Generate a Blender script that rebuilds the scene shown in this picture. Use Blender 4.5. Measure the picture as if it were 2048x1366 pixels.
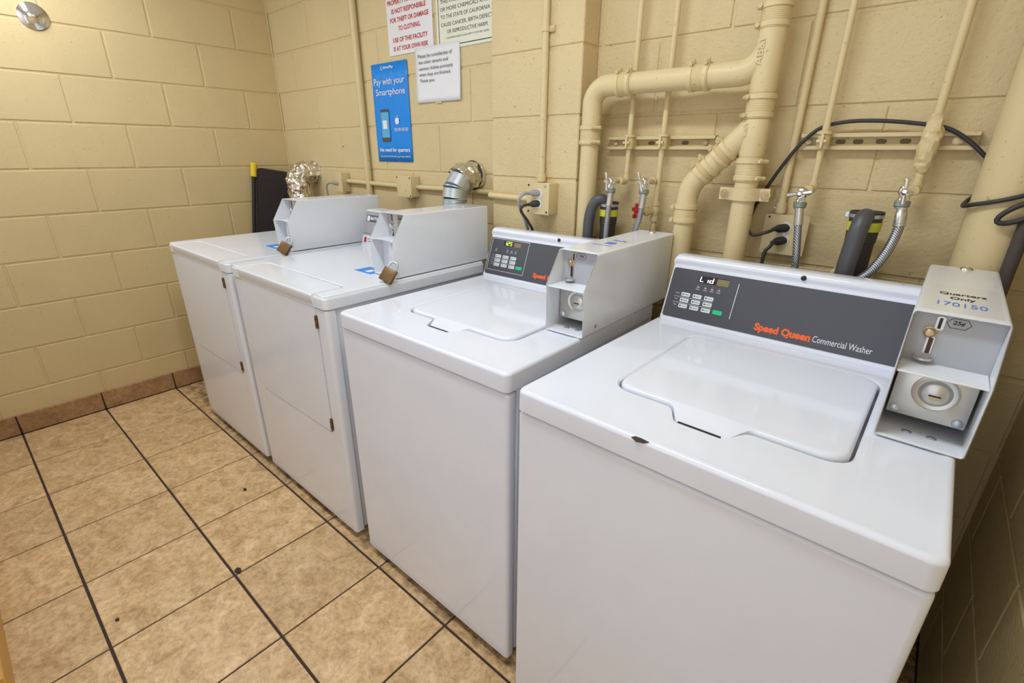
import bpy, bmesh, math, random
from mathutils import Vector, Matrix, noise
random.seed(7)
for o in list(bpy.data.objects): bpy.data.objects.remove(o)
SC = bpy.context.scene
COL = SC.collection
PI = math.pi

# ------------------------------------------------------------------ camera
cd = bpy.data.cameras.new('camera'); cam = bpy.data.objects.new('camera', cd); COL.objects.link(cam)
cd.sensor_fit = 'HORIZONTAL'; cd.sensor_width = 36.0; cd.lens = 958.87 * 36 / 2048; cd.clip_start = 0.02
def cam_matrix(yaw, pitch, roll, loc):
    ca, sa = math.cos(yaw), math.sin(yaw); cb, sb = math.cos(pitch), math.sin(pitch); cc, sc = math.cos(roll), math.sin(roll)
    Y = Matrix(((ca, -sa, 0), (sa, ca, 0), (0, 0, 1))); B = Matrix(((1, 0, 0), (0, 0, 1), (0, -1, 0)))
    Pm = Matrix(((1, 0, 0), (0, cb, sb), (0, -sb, cb))); Rl = Matrix(((cc, -sc, 0), (sc, cc, 0), (0, 0, 1)))
    M = Y @ B @ Pm @ Rl @ Matrix(((1, 0, 0), (0, -1, 0), (0, 0, -1)))
    return Matrix.Translation(loc) @ M.to_4x4()
cam.matrix_world = cam_matrix(0.7022, 0.3743, -0.0079, (3.236, -1.5834, 1.3396))
SC.camera = cam

# ------------------------------------------------------------------ world, exposure, large lights
w = bpy.data.worlds.new('world'); SC.world = w; w.use_nodes = True
w.node_tree.nodes['Background'].inputs[0].default_value = (0.9, 0.95, 1.0, 1)
w.node_tree.nodes['Background'].inputs[1].default_value = 0.35
SC.view_settings.view_transform = 'Standard'; SC.view_settings.look = 'None'
SC.view_settings.gamma = 1.0; SC.view_settings.use_curve_mapping = False
SC.view_settings.exposure = 0.05
LAMPS = [  # x, y, z, length, width, power, colour : fluorescent ceiling fixtures
    (2.52, -1.15, 2.455, 0.90, 0.16, 16.5, (0.84, 0.92, 1.0)),
    (0.62, -1.25, 2.455, 1.00, 0.16, 14.0, (0.84, 0.92, 1.0)),
]
DOOR_LIGHT = (2.95, -2.22, 1.30, 1.4, 1.9, 8.0, (0.95, 0.945, 1.0), 0.25)   # daylight coming in through the open doorway
def area(name, loc, rot, sx, sy, power, col):
    l = bpy.data.lights.new(name, 'AREA'); l.shape = 'RECTANGLE'; l.size = sx; l.size_y = sy; l.energy = power; l.color = col
    o = bpy.data.objects.new(name, l); COL.objects.link(o); o.location = loc; o.rotation_euler = rot
    return o
for x, y, z, sx, sy, pw, c in LAMPS: area('fluorescent_light', (x, y, z - 0.075), (0, 0, 0), sx, sy, pw, c)
dx_, dy_, dz_, dsx, dsy, dpw, dc, drz = DOOR_LIGHT
area('doorway_light', (dx_, dy_, dz_), (PI/2, 0, drz), dsx, dsy, dpw, dc)

# ------------------------------------------------------------------ materials
def mat(name, col, rough=0.5, metal=0.0, spec=0.5, emit=None, estr=0.0, coat=0.0):
    m = bpy.data.materials.new(name); m.use_nodes = True
    b = m.node_tree.nodes['Principled BSDF']
    b.inputs['Base Color'].default_value = (*col, 1); b.inputs['Roughness'].default_value = rough
    b.inputs['Metallic'].default_value = metal; b.inputs['Specular IOR Level'].default_value = spec
    b.inputs['Coat Weight'].default_value = coat; b.inputs['Coat Roughness'].default_value = 0.08
    if emit: b.inputs['Emission Color'].default_value = (*emit, 1); b.inputs['Emission Strength'].default_value = estr
    return m
def nodes(m): return m.node_tree.nodes, m.node_tree.links, m.node_tree.nodes['Principled BSDF']
def tex_noise(m, scale, detail=4, rough=0.55, coord='pos', dist=0.0):
    N, L, b = nodes(m)
    t = N.new('ShaderNodeTexNoise'); t.inputs['Scale'].default_value = scale; t.inputs['Detail'].default_value = detail
    t.inputs['Roughness'].default_value = rough; t.inputs['Distortion'].default_value = dist
    if coord == 'pos': g = N.new('ShaderNodeNewGeometry'); L.new(g.outputs['Position'], t.inputs['Vector'])
    else: g = N.new('ShaderNodeTexCoord'); L.new(g.outputs['Object'], t.inputs['Vector'])
    return t
def ramp(m, src, stops):
    N, L, b = nodes(m)
    r = N.new('ShaderNodeValToRGB'); L.new(src, r.inputs[0])
    e = r.color_ramp.elements
    while len(e) < len(stops): e.new(0.5)
    for i, (p, c) in enumerate(stops):
        e[i].position = p; e[i].color = (*c, 1)
    return r
def mix(m, fac, a, b_, mode='MIX'):
    N, L, b = nodes(m)
    x = N.new('ShaderNodeMix'); x.data_type = 'RGBA'; x.blend_type = mode
    if isinstance(fac, float): x.inputs[0].default_value = fac
    else: L.new(fac, x.inputs[0])
    for i, v in ((6, a), (7, b_)):
        if isinstance(v, tuple): x.inputs[i].default_value = (*v, 1)
        else: L.new(v, x.inputs[i])
    return x.outputs[2]
def bump(m, src, strength, dist, prev=None):
    N, L, b = nodes(m)
    n = N.new('ShaderNodeBump'); n.inputs['Strength'].default_value = strength; n.inputs['Distance'].default_value = dist
    L.new(src, n.inputs['Height'])
    if prev: L.new(prev, n.inputs['Normal'])
    L.new(n.outputs[0], b.inputs['Normal'])
    return n.outputs[0]

def paint_material(name, c, rough, pit, var=0.06):
    """cream masonry paint: fine stipple, pits, faint grime"""
    m = mat(name, c, rough, spec=0.35); N, L, b = nodes(m)
    big = tex_noise(m, 2.2, 3)
    c1 = ramp(m, big.outputs[0], [(0.3, tuple(v * (1 - var) for v in c)), (0.7, tuple(min(1, v * (1 + var * 0.6)) for v in c))])
    sp = tex_noise(m, 80, 4, 0.65)
    s1 = ramp(m, sp.outputs[0], [(0.30, (0.40, 0.33, 0.22)), (0.36, (1, 1, 1))])
    col = mix(m, 0.55, c1.outputs[0], s1.outputs[0], 'MULTIPLY')
    L.new(col, b.inputs['Base Color'])
    f = tex_noise(m, 95, 5, 0.65)
    n1 = bump(m, f.outputs[0], 0.34 * pit, 0.004)
    g = tex_noise(m, 62, 4, 0.65)
    r = ramp(m, g.outputs[0], [(0.30, (0, 0, 0)), (0.42, (1, 1, 1))])
    bump(m, r.outputs[0], 0.16 * pit, 0.004, n1)
    return m
PAINT = (0.655, 0.53, 0.27)
M = {}
M['wall'] = paint_material('cream_block_paint', (0.69, 0.552, 0.302), 0.5, 2.1)
M['wall_left'] = paint_material('cream_block_paint_fine_bounce', (0.655, 0.51, 0.265), 0.5, 0.75)  # same paint, smoother; saturation from bounced light is put into its base colour
M['pipe'] = paint_material('cream_pipe_paint', (0.70, 0.565, 0.312), 0.38, 0.25, 0.03)
M['ceiling'] = mat('ceiling_white', (0.85, 0.84, 0.84), 0.8)
M['front'] = mat('front_wall_paint', (0.82, 0.78, 0.79), 0.7)
M['wood'] = mat('orange_wood', (0.62, 0.33, 0.07), 0.4)

def tile_material(name, dark, mid, light, grime=0.0):
    m = mat(name, mid, 0.42, spec=0.4); N, L, b = nodes(m)
    oi = N.new('ShaderNodeObjectInfo')
    g = N.new('ShaderNodeNewGeometry'); mp = N.new('ShaderNodeVectorMath'); mp.operation = 'SCALE'; mp.inputs[3].default_value = 37.0
    cb = N.new('ShaderNodeCombineXYZ')
    for i in range(3): L.new(oi.outputs['Random'], cb.inputs[i])
    L.new(cb.outputs[0], mp.inputs[0])
    ad = N.new('ShaderNodeVectorMath'); ad.operation = 'ADD'; L.new(g.outputs['Position'], ad.inputs[0]); L.new(mp.outputs[0], ad.inputs[1])
    t = tex_noise(m, 13, 9, 0.78, dist=0.8); L.new(ad.outputs[0], t.inputs['Vector'])
    r = ramp(m, t.outputs[0], [(0.32, dark), (0.5, mid), (0.66, light)])
    t2 = tex_noise(m, 60, 6, 0.7); L.new(ad.outputs[0], t2.inputs['Vector'])
    r2 = ramp(m, t2.outputs[0], [(0.34, (0.55, 0.48, 0.40)), (0.56, (1.1, 1.08, 1.04))])
    c = mix(m, 0.55, r.outputs[0], r2.outputs[0], 'MULTIPLY')
    hs = N.new('ShaderNodeHueSaturation'); L.new(c, hs.inputs['Color'])
    mr = N.new('ShaderNodeMapRange'); L.new(oi.outputs['Random'], mr.inputs[0]); mr.inputs[3].default_value = 0.93; mr.inputs[4].default_value = 1.06
    L.new(mr.outputs[0], hs.inputs['Value'])
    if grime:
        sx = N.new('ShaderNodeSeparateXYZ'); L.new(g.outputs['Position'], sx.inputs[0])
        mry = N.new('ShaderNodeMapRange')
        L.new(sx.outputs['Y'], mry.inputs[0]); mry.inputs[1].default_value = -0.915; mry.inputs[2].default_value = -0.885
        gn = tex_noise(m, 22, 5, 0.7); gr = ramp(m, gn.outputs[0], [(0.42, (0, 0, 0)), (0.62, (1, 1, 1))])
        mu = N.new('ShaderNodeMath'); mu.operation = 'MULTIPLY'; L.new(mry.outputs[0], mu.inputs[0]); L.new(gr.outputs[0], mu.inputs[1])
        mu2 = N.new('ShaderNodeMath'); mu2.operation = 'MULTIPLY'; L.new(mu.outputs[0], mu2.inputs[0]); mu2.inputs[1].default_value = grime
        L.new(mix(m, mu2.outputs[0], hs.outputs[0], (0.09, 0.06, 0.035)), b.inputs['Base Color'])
    else: L.new(hs.outputs[0], b.inputs['Base Color'])
    bump(m, t2.outputs[0], 0.22, 0.003)
    return m
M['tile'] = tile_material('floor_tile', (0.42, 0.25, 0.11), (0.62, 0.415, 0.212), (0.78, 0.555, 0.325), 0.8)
M['base_tile'] = tile_material('baseboard_tile', (0.27, 0.15, 0.07), (0.37, 0.215, 0.105), (0.45, 0.28, 0.15))
M['grout'] = mat('dark_grout', (0.045, 0.028, 0.022), 0.9)

def enamel(name, c, rough=0.08):
    m = mat(name, c, rough, spec=0.5); N, L, b = nodes(m)
    t = tex_noise(m, 5, 5, 0.6)
    r = ramp(m, t.outputs[0], [(0.3, tuple(v * 0.96 for v in c)), (0.62, c)])
    L.new(r.outputs[0], b.inputs['Base Color'])
    t2 = tex_noise(m, 420, 2); bump(m, t2.outputs[0], 0.02, 0.0006)
    return m
M['enamel'] = enamel('white_enamel', (0.775, 0.80, 0.87))
M['enamel_old'] = enamel('aged_white_enamel', (0.77, 0.79, 0.835), 0.12)
M['coinwhite'] = enamel('coin_box_white', (0.79, 0.805, 0.835), 0.22)
M['lightgrey'] = mat('light_grey_panel', (0.42, 0.43, 0.45), 0.45)
M['metal'] = mat('brushed_steel', (0.62, 0.61, 0.57), 0.32, 0.85)
M['chrome'] = mat('chrome', (0.82, 0.82, 0.83), 0.09, 1.0)
M['galv'] = mat('galvanised_steel', (0.60, 0.66, 0.70), 0.33, 0.8)
def _galv():
    m = M['galv']; N, L, b = nodes(m)
    t = tex_noise(m, 14, 4); r = ramp(m, t.outputs[0], [(0.3, (0.50, 0.56, 0.61)), (0.7, (0.70, 0.76, 0.80))]); L.new(r.outputs[0], b.inputs['Base Color'])
_galv()
def _foil():
    m = mat('crumpled_foil', (0.80, 0.77, 0.72), 0.17, 1.0); N, L, b = nodes(m)
    v = N.new('ShaderNodeTexVoronoi'); v.inputs['Scale'].default_value = 42; v.feature = 'F1'
    g = N.new('ShaderNodeNewGeometry'); L.new(g.outputs['Position'], v.inputs['Vector'])
    n1 = bump(m, v.outputs['Distance'], 0.7, 0.012)
    t = tex_noise(m, 70, 4, 0.6); bump(m, t.outputs[0], 0.5, 0.006, n1)
    return m
M['foil'] = _foil()
M['dark'] = mat('near_black', (0.015, 0.014, 0.016), 0.5)
M['rubber'] = mat('black_rubber', (0.03, 0.029, 0.029), 0.5)
M['hose'] = mat('dark_grey_hose', (0.075, 0.075, 0.082), 0.42)
M['standpipe'] = mat('standpipe_black', (0.045, 0.040, 0.035), 0.55)
M['fascia'] = mat('dark_grey_fascia', (0.070, 0.070, 0.082), 0.35)
M['fascia_screen'] = mat('display_window', (0.035, 0.03, 0.035), 0.15)
M['amber'] = mat('amber_label', (0.22, 0.18, 0.07), 0.4)
M['key'] = mat('key_white', (0.72, 0.77, 0.76), 0.4)
M['green'] = mat('start_green', (0.01, 0.56, 0.25), 0.4)
M['white_ink'] = mat('white_ink', (0.80, 0.80, 0.82), 0.5)
M['grey_ink'] = mat('grey_ink', (0.36, 0.36, 0.39), 0.5)
M['orange_ink'] = mat('orange_ink', (0.90, 0.13, 0.02), 0.45)
M['black_ink'] = mat('black_ink', (0.02, 0.018, 0.018), 0.6)
M['red_ink'] = mat('red_ink', (0.50, 0.012, 0.02), 0.5)
M['blue_ink'] = mat('blue_ink', (0.08, 0.22, 0.75), 0.5)
M['led_green'] = mat('led_green', (0.6, 0.8, 0.05), 0.4, emit=(0.75, 1.0, 0.08), estr=1.0)
M['led_white'] = mat('led_white', (0.9, 0.9, 0.95), 0.4, emit=(1, 0.96, 1), estr=1.3)
M['paper'] = mat('paper_white', (0.80, 0.80, 0.82), 0.7)
M['sign_white'] = mat('sign_white', (0.77, 0.76, 0.78), 0.4)
M['sign_cream'] = mat('sign_cream', (0.76, 0.76, 0.62), 0.45)
M['poster'] = mat('poster_blue', (0.0, 0.25, 0.80), 0.35)
M['phone_screen'] = mat('phone_screen_blue', (0.10, 0.42, 0.74), 0.4)
M['brass_dark'] = mat('tarnished_brass', (0.21, 0.12, 0.05), 0.42, 0.6)
M['brass'] = mat('brass', (0.55, 0.43, 0.25), 0.35, 0.8)
M['verdigris'] = mat('verdigris_brass', (0.30, 0.37, 0.33), 0.45, 0.6)
M['red'] = mat('red_handle', (0.38, 0.02, 0.03), 0.4)
M['yellow'] = mat('yellow_grip', (0.80, 0.58, 0.02), 0.45)
M['yellow_label'] = mat('yellow_label', (0.62, 0.62, 0.05), 0.5)
M['cord_grey'] = mat('grey_cord', (0.33, 0.34, 0.34), 0.5)
M['plug_tan'] = mat('tan_plug', (0.36, 0.33, 0.30), 0.5)
M['panel_dark'] = mat('dark_panel', (0.028, 0.024, 0.030), 0.55)
M['rust'] = mat('rusty_dark_iron', (0.07, 0.055, 0.05), 0.7)
M['outlet_white'] = mat('outlet_white', (0.74, 0.73, 0.72), 0.4)
M['rustmark'] = mat('rust_chip', (0.04, 0.03, 0.02), 0.8)
def _braid():
    m = mat('steel_braid', (0.42, 0.44, 0.48), 0.35, 0.8); N, L, b = nodes(m)
    tc = N.new('ShaderNodeTexCoord'); wv = N.new('ShaderNodeTexWave'); wv.inputs['Scale'].default_value = 95; wv.inputs['Distortion'].default_value = 1.5
    L.new(tc.outputs['Object'], wv.inputs['Vector']); wv.bands_direction = 'DIAGONAL'
    r = ramp(m, wv.outputs[0], [(0.2, (0.16, 0.17, 0.20)), (0.7, (0.55, 0.57, 0.61))]); L.new(r.outputs[0], b.inputs['Base Color'])
    return m
M['braid'] = _braid()
def _panelscuff():
    m = M['panel_dark']; N, L, b = nodes(m)
    t = tex_noise(m, 300, 3, 0.7); r = ramp(m, t.outputs[0], [(0.45, (0.018, 0.014, 0.02)), (0.75, (0.09, 0.08, 0.09))]); L.new(r.outputs[0], b.inputs['Base Color'])
_panelscuff()

# ------------------------------------------------------------------ mesh helpers
def V(*a): return Vector(a)
class MB:
    def __init__(s): s.bm = bmesh.new()
    def _merge(s, bm2):
        me = bpy.data.meshes.new('t'); bm2.to_mesh(me); bm2.free(); s.bm.from_mesh(me); bpy.data.meshes.remove(me); return s
    def box(s, x0, x1, y0, y1, z0, z1, bev=0.0, seg=1, mtx=None):
        b = bmesh.new(); bmesh.ops.create_cube(b, size=1)
        bmesh.ops.transform(b, matrix=Matrix.Translation(((x0+x1)/2, (y0+y1)/2, (z0+z1)/2)) @ Matrix.Diagonal((abs(x1-x0), abs(y1-y0), abs(z1-z0), 1)), verts=b.verts)
        if bev > 0: bmesh.ops.bevel(b, geom=b.edges[:], offset=bev, segments=seg, affect='EDGES', profile=0.5)
        if mtx: bmesh.ops.transform(b, matrix=mtx, verts=b.verts)
        return s._merge(b)
    def loft(s, loops, cap0=False, cap1=False, closed=True):
        b = bmesh.new(); vs = [[b.verts.new(p) for p in l] for l in loops]; n = len(loops[0])
        for A, B in zip(vs, vs[1:]):
            for i in range(n if closed else n - 1):
                j = (i + 1) % n
                try: b.faces.new((A[i], A[j], B[j], B[i]))
                except ValueError: pass
        if cap0: b.faces.new(vs[0][::-1])
        if cap1: b.faces.new(vs[-1])
        bmesh.ops.recalc_face_normals(b, faces=b.faces[:])
        return s._merge(b)
    def tube(s, path, r, seg=16, cap=True, wob=None):
        path = [Vector(p) for p in path]; n = len(path)
        rs = r if isinstance(r, (list, tuple)) else [r] * n
        t = [(path[min(i+1, n-1)] - path[max(i-1, 0)]).normalized() for i in range(n)]
        up = V(0, 0, 1) if abs(t[0].z) < 0.9 else V(1, 0, 0)
        a = t[0].cross(up).normalized(); loops = []
        for i in range(n):
            if i: a = (a - t[i] * a.dot(t[i])).normalized()
            b = t[i].cross(a)
            lp = []
            for k in range(seg):
                an = 2 * PI * k / seg; d = a * math.cos(an) + b * math.sin(an); rr = rs[i]
                if wob: rr += wob(path[i] + d * rr)
                lp.append(path[i] + d * rr)
            loops.append(lp)
        return s.loft(loops, cap, cap)
    def cyl(s, p0, p1, r, seg=16, bev=0.0):
        p0, p1 = Vector(p0), Vector(p1)
        if bev:
            d = (p1 - p0).normalized() * bev
            return s.tube([p0, p0 + d * 0.001, p0 + d, p1 - d, p1 - d * 0.001, p1], [r - bev, r - bev, r, r, r - bev, r - bev], seg)
        return s.tube([p0, p1], r, seg)
    def lathe(s, base, axis, prof, seg=24):
        """prof: (radius, distance along axis)"""
        base, axis = Vector(base), Vector(axis).normalized()
        u = axis.cross(V(0, 0, 1) if abs(axis.z) < 0.9 else V(1, 0, 0)).normalized(); v = axis.cross(u)
        return s.loft([[base + axis * h + (u * math.cos(2*PI*k/seg) + v * math.sin(2*PI*k/seg)) * max(r, 1e-5) for k in range(seg)] for r, h in prof], True, True)
    def prism(s, poly, h0, h1, axis='x', inset=0.0):
        """poly in the plane across axis; x: (y,z)  y: (x,z)  z: (x,y)"""
        def P(p, h): return V(h, p[0], p[1]) if axis == 'x' else V(p[0], h, p[1]) if axis == 'y' else V(p[0], p[1], h)
        if inset:
            cx = sum(p[0] for p in poly) / len(poly); cy = sum(p[1] for p in poly) / len(poly)
            def sh(p):
                d = Vector((p[0]-cx, p[1]-cy)); l = d.length; d *= (l - inset) / l; return (cx + d.x, cy + d.y)
            q = [sh(p) for p in poly]
            return s.loft([[P(p, h0) for p in q], [P(p, h0 + inset) for p in poly], [P(p, h1 - inset) for p in poly], [P(p, h1) for p in q]], True, True)
        return s.loft([[P(p, h0) for p in poly], [P(p, h1) for p in poly]], True, True)
    def mesh(s, name, m, angle=40):
        me = bpy.data.meshes.new(name); s.bm.to_mesh(me); s.bm.free()
        me.shade_smooth(); me.set_sharp_from_angle(angle=math.radians(angle))
        me.materials.append(m if not isinstance(m, str) else M[m])
        return me
    def obj(s, name, m, parent=None, loc=None, rot=None, angle=40, **k):
        o = link(name, s.mesh(name, m, angle), parent, loc, rot, **k)
        if isinstance(m, str) and m in ('enamel', 'enamel_old', 'coinwhite') and name not in ('coin_box',):
            md = o.modifiers.new('normals', 'WEIGHTED_NORMAL'); md.keep_sharp = True
        return o
def link(name, me, parent=None, loc=None, rot=None, label=None):
    o = bpy.data.objects.new(name, me); COL.objects.link(o)
    if parent: o.parent = parent
    if loc: o.location = loc
    if rot: o.rotation_euler = rot
    if label: o['label'] = label
    return o
def tag(o, label, cat, group=None):
    o['label'] = label; o['category'] = cat
    if group: o['group'] = group
    return o
def thing(name, label, cat, loc=(0, 0, 0), rz=0.0, group=None):
    o = bpy.data.objects.new(name, None); COL.objects.link(o); o.location = loc; o.rotation_euler = (0, 0, rz); o.empty_display_size = 0.05
    return tag(o, label, cat, group)
def struct(o): o['kind'] = 'structure'; return o
def fillet(pts, rad, n=8):
    pts = [Vector(p) for p in pts]; out = [pts[0]]
    for i in range(1, len(pts) - 1):
        a, b, c = pts[i-1], pts[i], pts[i+1]
        d1 = (a - b).normalized(); d2 = (c - b).normalized(); ang = d1.angle(d2)
        if ang > PI - 0.02: out.append(b); continue
        t = min(rad / math.tan(ang / 2), (a-b).length * 0.49, (c-b).length * 0.49); r = t * math.tan(ang / 2)
        cen = b + (d1 + d2).normalized() * (r / math.sin(ang / 2)); s0 = b + d1 * t - cen; e0 = b + d2 * t - cen; tot = s0.angle(e0)
        ax = s0.cross(e0).normalized()
        for k in range(n + 1): out.append(cen + Matrix.Rotation(tot * k / n, 3, ax) @ s0)
    out.append(pts[-1]); return out
def spline(pts, n=8):
    pts = [Vector(p) for p in pts]; P = [pts[0]*2 - pts[1]] + pts + [pts[-1]*2 - pts[-2]]; out = []
    for i in range(1, len(P) - 2):
        for k in range(n):
            t = k / n; a, b, c, d = P[i-1], P[i], P[i+1], P[i+2]
            out.append(0.5 * ((2*b) + (c - a)*t + (2*a - 5*b + 4*c - d)*t*t + (3*b - a - 3*c + d)*t**3))
    out.append(pts[-1]); return out
def arcpts(cx, cy, r, a0, a1, n): return [(cx + r*math.cos(a0 + (a1-a0)*k/n), cy + r*math.sin(a0 + (a1-a0)*k/n)) for k in range(n+1)]
def rrpoly(x0, x1, y0, y1, r, n=5):
    return (arcpts(x0+r, y0+r, r, PI, 1.5*PI, n) + arcpts(x1-r, y0+r, r, 1.5*PI, 2*PI, n) + arcpts(x1-r, y1-r, r, 0, PI/2, n) + arcpts(x0+r, y1-r, r, PI/2, PI, n))
_tc = {}
def text_mesh(body, bold=0.0, shear=0.0):
    k = (body, bold, shear)
    if k not in _tc:
        c = bpy.data.curves.new('t', 'FONT'); c.body = body; c.size = 1; c.offset = bold; c.shear = shear; c.resolution_u = 3; c.fill_mode = 'FRONT'
        o = bpy.data.objects.new('t', c); COL.objects.link(o); dg = bpy.context.evaluated_depsgraph_get(); dg.update()
        me = bpy.data.meshes.new_from_object(o.evaluated_get(dg)); bpy.data.objects.remove(o); bpy.data.curves.remove(c)
        vs = [v.co.copy() for v in me.vertices]; fs = [tuple(p.vertices) for p in me.polygons]; bpy.data.meshes.remove(me)
        _tc[k] = (vs, fs)
    return _tc[k]
def text(name, body, parent, x, y, wd, ht, m, bold=0.0, shear=0.0, z=0.0014, loc=None, rot=None):
    """flat printed text: bounding box lower-left at (x, y), size wd x ht, in the parent's local x-y plane (or placed by loc/rot)"""
    vs, fs = text_mesh(body, bold, shear)
    x0 = min(v.x for v in vs); x1 = max(v.x for v in vs); y0 = min(v.y for v in vs); y1 = max(v.y for v in vs)
    me = bpy.data.meshes.new(name)
    me.from_pydata([(x + (v.x-x0)/(x1-x0)*wd, y + (v.y-y0)/(y1-y0)*ht, z) for v in vs], [], fs)
    me.materials.append(M[m]); return link(name, me, parent, loc, rot)

# ------------------------------------------------------------------ room
RX, FY, CZ = 3.515, -1.797, 2.52
TS, GX, YC = 0.3387, 0.0408, -0.9153
bed = MB().box(-0.12, RX + 0.12, -3.4, 0.12, -0.06, -0.004).obj('floor', 'grout'); struct(bed)
GW_X, GW_Y = 0.0074, 0.0058      # grout widths: lines along x are wider
tiles = {}
def tile_mesh(wx, wy):
    k = (round(wx, 3), round(wy, 3))
    if k not in tiles:
        tiles[k] = MB().box(-wx/2, wx/2, -wy/2, wy/2, -0.02, 0.0, 0.0016).mesh('tile', 'tile')
    return tiles[k]
xs = [0.012] + [GX + i * TS for i in range(1, 11)] + [RX]
ys = [YC + TS * j for j in range(-7, 3)] + [0.0]
for i in range(len(xs) - 1):
    for j in range(len(ys) - 1):
        wx = xs[i+1] - xs[i] - GW_Y; wy = ys[j+1] - ys[j] - GW_X
        link('tile', tile_mesh(wx, wy), bed, ((xs[i]+xs[i+1])/2, (ys[j]+ys[j+1])/2, random.uniform(-0.0005, 0.0003)))

CS, Z0 = 0.2069, 2.0793 - 0.2069 * 10
JW = 0.009
bm_cache = {}
def block_mesh(wd, ht, mname):
    k = (round(wd, 3), round(ht, 3), mname)
    if k not in bm_cache:
        bm_cache[k] = MB().box(-wd/2, wd/2, 0.0, 0.03, -ht/2, ht/2, 0.0022).mesh('block', mname, 20)
    return bm_cache[k]
def blocks(parent, length, first, phase_even, mname, place, top=CZ, skip=None):
    """place(s, z, jitter) -> location; s runs along the wall from 0 to length. course k counts from the floor."""
    k = 0
    while True:
        za = Z0 + CS * k; zb = min(za + CS, top)
        if za >= top - 0.02: break
        if k == 0: za = 0.0
        off = phase_even if k % 2 == 0 else phase_even + 0.205
        s = off % 0.41 - 0.41
        while s < length:
            a, b = max(s, 0.0), min(s + 0.41, length)
            if b - a > 0.03 and not (skip and skip(a, b, za, zb)):
                loc, rot = place((a+b)/2, (za+zb)/2, random.uniform(-0.0004, 0.0004))
                link('block', block_mesh(b - a - JW, zb - za - JW, mname), parent, loc, rot)
            s += 0.41
        k += 1
# back wall (face y = 0).  courses: z 1.252-1.459 is k=6, joints at x = .229 + .41 n ; odd courses at .434 + .41 n
wall_b = struct(MB().box(-0.12, RX + 0.12, 0.0035, 0.12, -0.02, CZ).obj('wall_back', 'wall'))
blocks(wall_b, RX, 0, 0.229, 'wall', lambda s, z, j: ((s, j, z), (0, 0, 0)))
# left wall (face x = 0): joints at y = -.41 n on even courses, -.205 - .41 n on odd
wall_l = struct(MB().box(-0.12, -0.0035, -3.4, 0.1, -0.02, CZ).obj('wall_left', 'wall_left'))
blocks(wall_l, 2.3, 0, 0.0, 'wall_left', lambda s, z, j: ((j, -s, z), (0, 0, PI/2)))
# right wall (face x = RX)
wall_r = struct(MB().box(RX + 0.0035, RX + 0.12, -3.4, 0.1, -0.02, CZ).obj('wall_right', 'wall'))
blocks(wall_r, 2.3, 0, 0.1, 'wall', lambda s, z, j: ((RX + j, -s, z), (0, 0, -PI/2)))
# pilaster: one block wide, standing proud of the back wall
PX0, PX1, PY = 1.868, 2.265, -0.095
pil = struct(MB().box(PX0 + 0.004, PX1 - 0.004, PY + 0.0035, 0.01, -0.02, CZ).obj('wall_pilaster', 'wall'))
k = 0
while Z0 + CS * k < CZ - 0.02:
    za, zb = (0.0 if k == 0 else Z0 + CS * k), min(Z0 + CS * (k + 1), CZ)
    key = ('p', round(zb - za, 3))
    if key not in bm_cache: bm_cache[key] = MB().box(PX0, PX1, PY, -0.003, -(zb-za-JW)/2, (zb-za-JW)/2, 0.003).mesh('block', 'wall', 20)
    link('block', bm_cache[key], pil, (random.uniform(-0.001, 0.001), random.uniform(-0.0012, 0.0005), (za + zb)/2)); k += 1
# corner mortar bead
struct(MB().tube([(0.002, -0.002, 0), (0.002, -0.002, CZ)], 0.005, 8).obj('trim_1', 'wall_left'))
struct(MB().box(-0.12, RX + 0.12, -3.4, 0.12, CZ, CZ + 0.08).obj('ceiling', 'ceiling'))
# wall opposite the machines, with the open doorway the photograph is taken beside
wf = struct(MB().box(-0.1, 1.75, FY - 0.08, FY, 0.0, CZ).box(3.46, RX + 0.1, FY - 0.08, FY, 0, CZ).box(1.75, 3.46, FY - 0.08, FY, 2.1, CZ).obj('wall_front', 'front'))
struct(MB().box(0.0, 1.75, FY, FY + 0.012, 0, 0.11, 0.003).obj('baseboard_front', 'wood'))
# tile baseboards
def base_tile(wd):
    k = ('b', round(wd, 3))
    if k not in bm_cache: bm_cache[k] = MB().box(-wd/2, wd/2, -0.012, 0.002, 0, 0.1, 0.002).mesh('tile', 'base_tile')
    return bm_cache[k]
bl = struct(MB().box(0.0, 0.006, -3.0, 0.0, 0, 0.098).obj('baseboard_left', 'grout'))
for j in range(len(ys) - 1): link('tile', base_tile(ys[j+1] - ys[j] - 0.006), bl, (0.001, (ys[j] + ys[j+1])/2, 0.002), (0, 0, PI/2))
bb = struct(MB().box(0.0, PX0, -0.006, 0.0, 0, 0.098).obj('baseboard_back', 'grout'))
for i in range(5): link('tile', base_tile(xs[i+1] - xs[i] - 0.006), bb, ((xs[i] + xs[i+1])/2, -0.001, 0.002))
# ceiling fixture
for x, y, z, sx, sy, pw, c in LAMPS:
    t = thing('ceiling_light', 'long white fluorescent ceiling fixture above the %s' % ('washers' if x > 1.5 else 'dryers'), 'ceiling light', (x, y, CZ), 0, 'fluorescent ceiling fixtures')
    MB().box(-sx/2 - 0.03, sx/2 + 0.03, -sy/2 - 0.03, sy/2 + 0.03, -0.045, 0.0, 0.006).obj('housing', 'ceiling', t)
    MB().box(-sx/2, sx/2, -sy/2, sy/2, -0.072, -0.046, 0.01, 2).obj('diffuser', mat('lit_diffuser', (0.9, 0.9, 0.9), 0.5, emit=c, estr=2.5), t)

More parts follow.
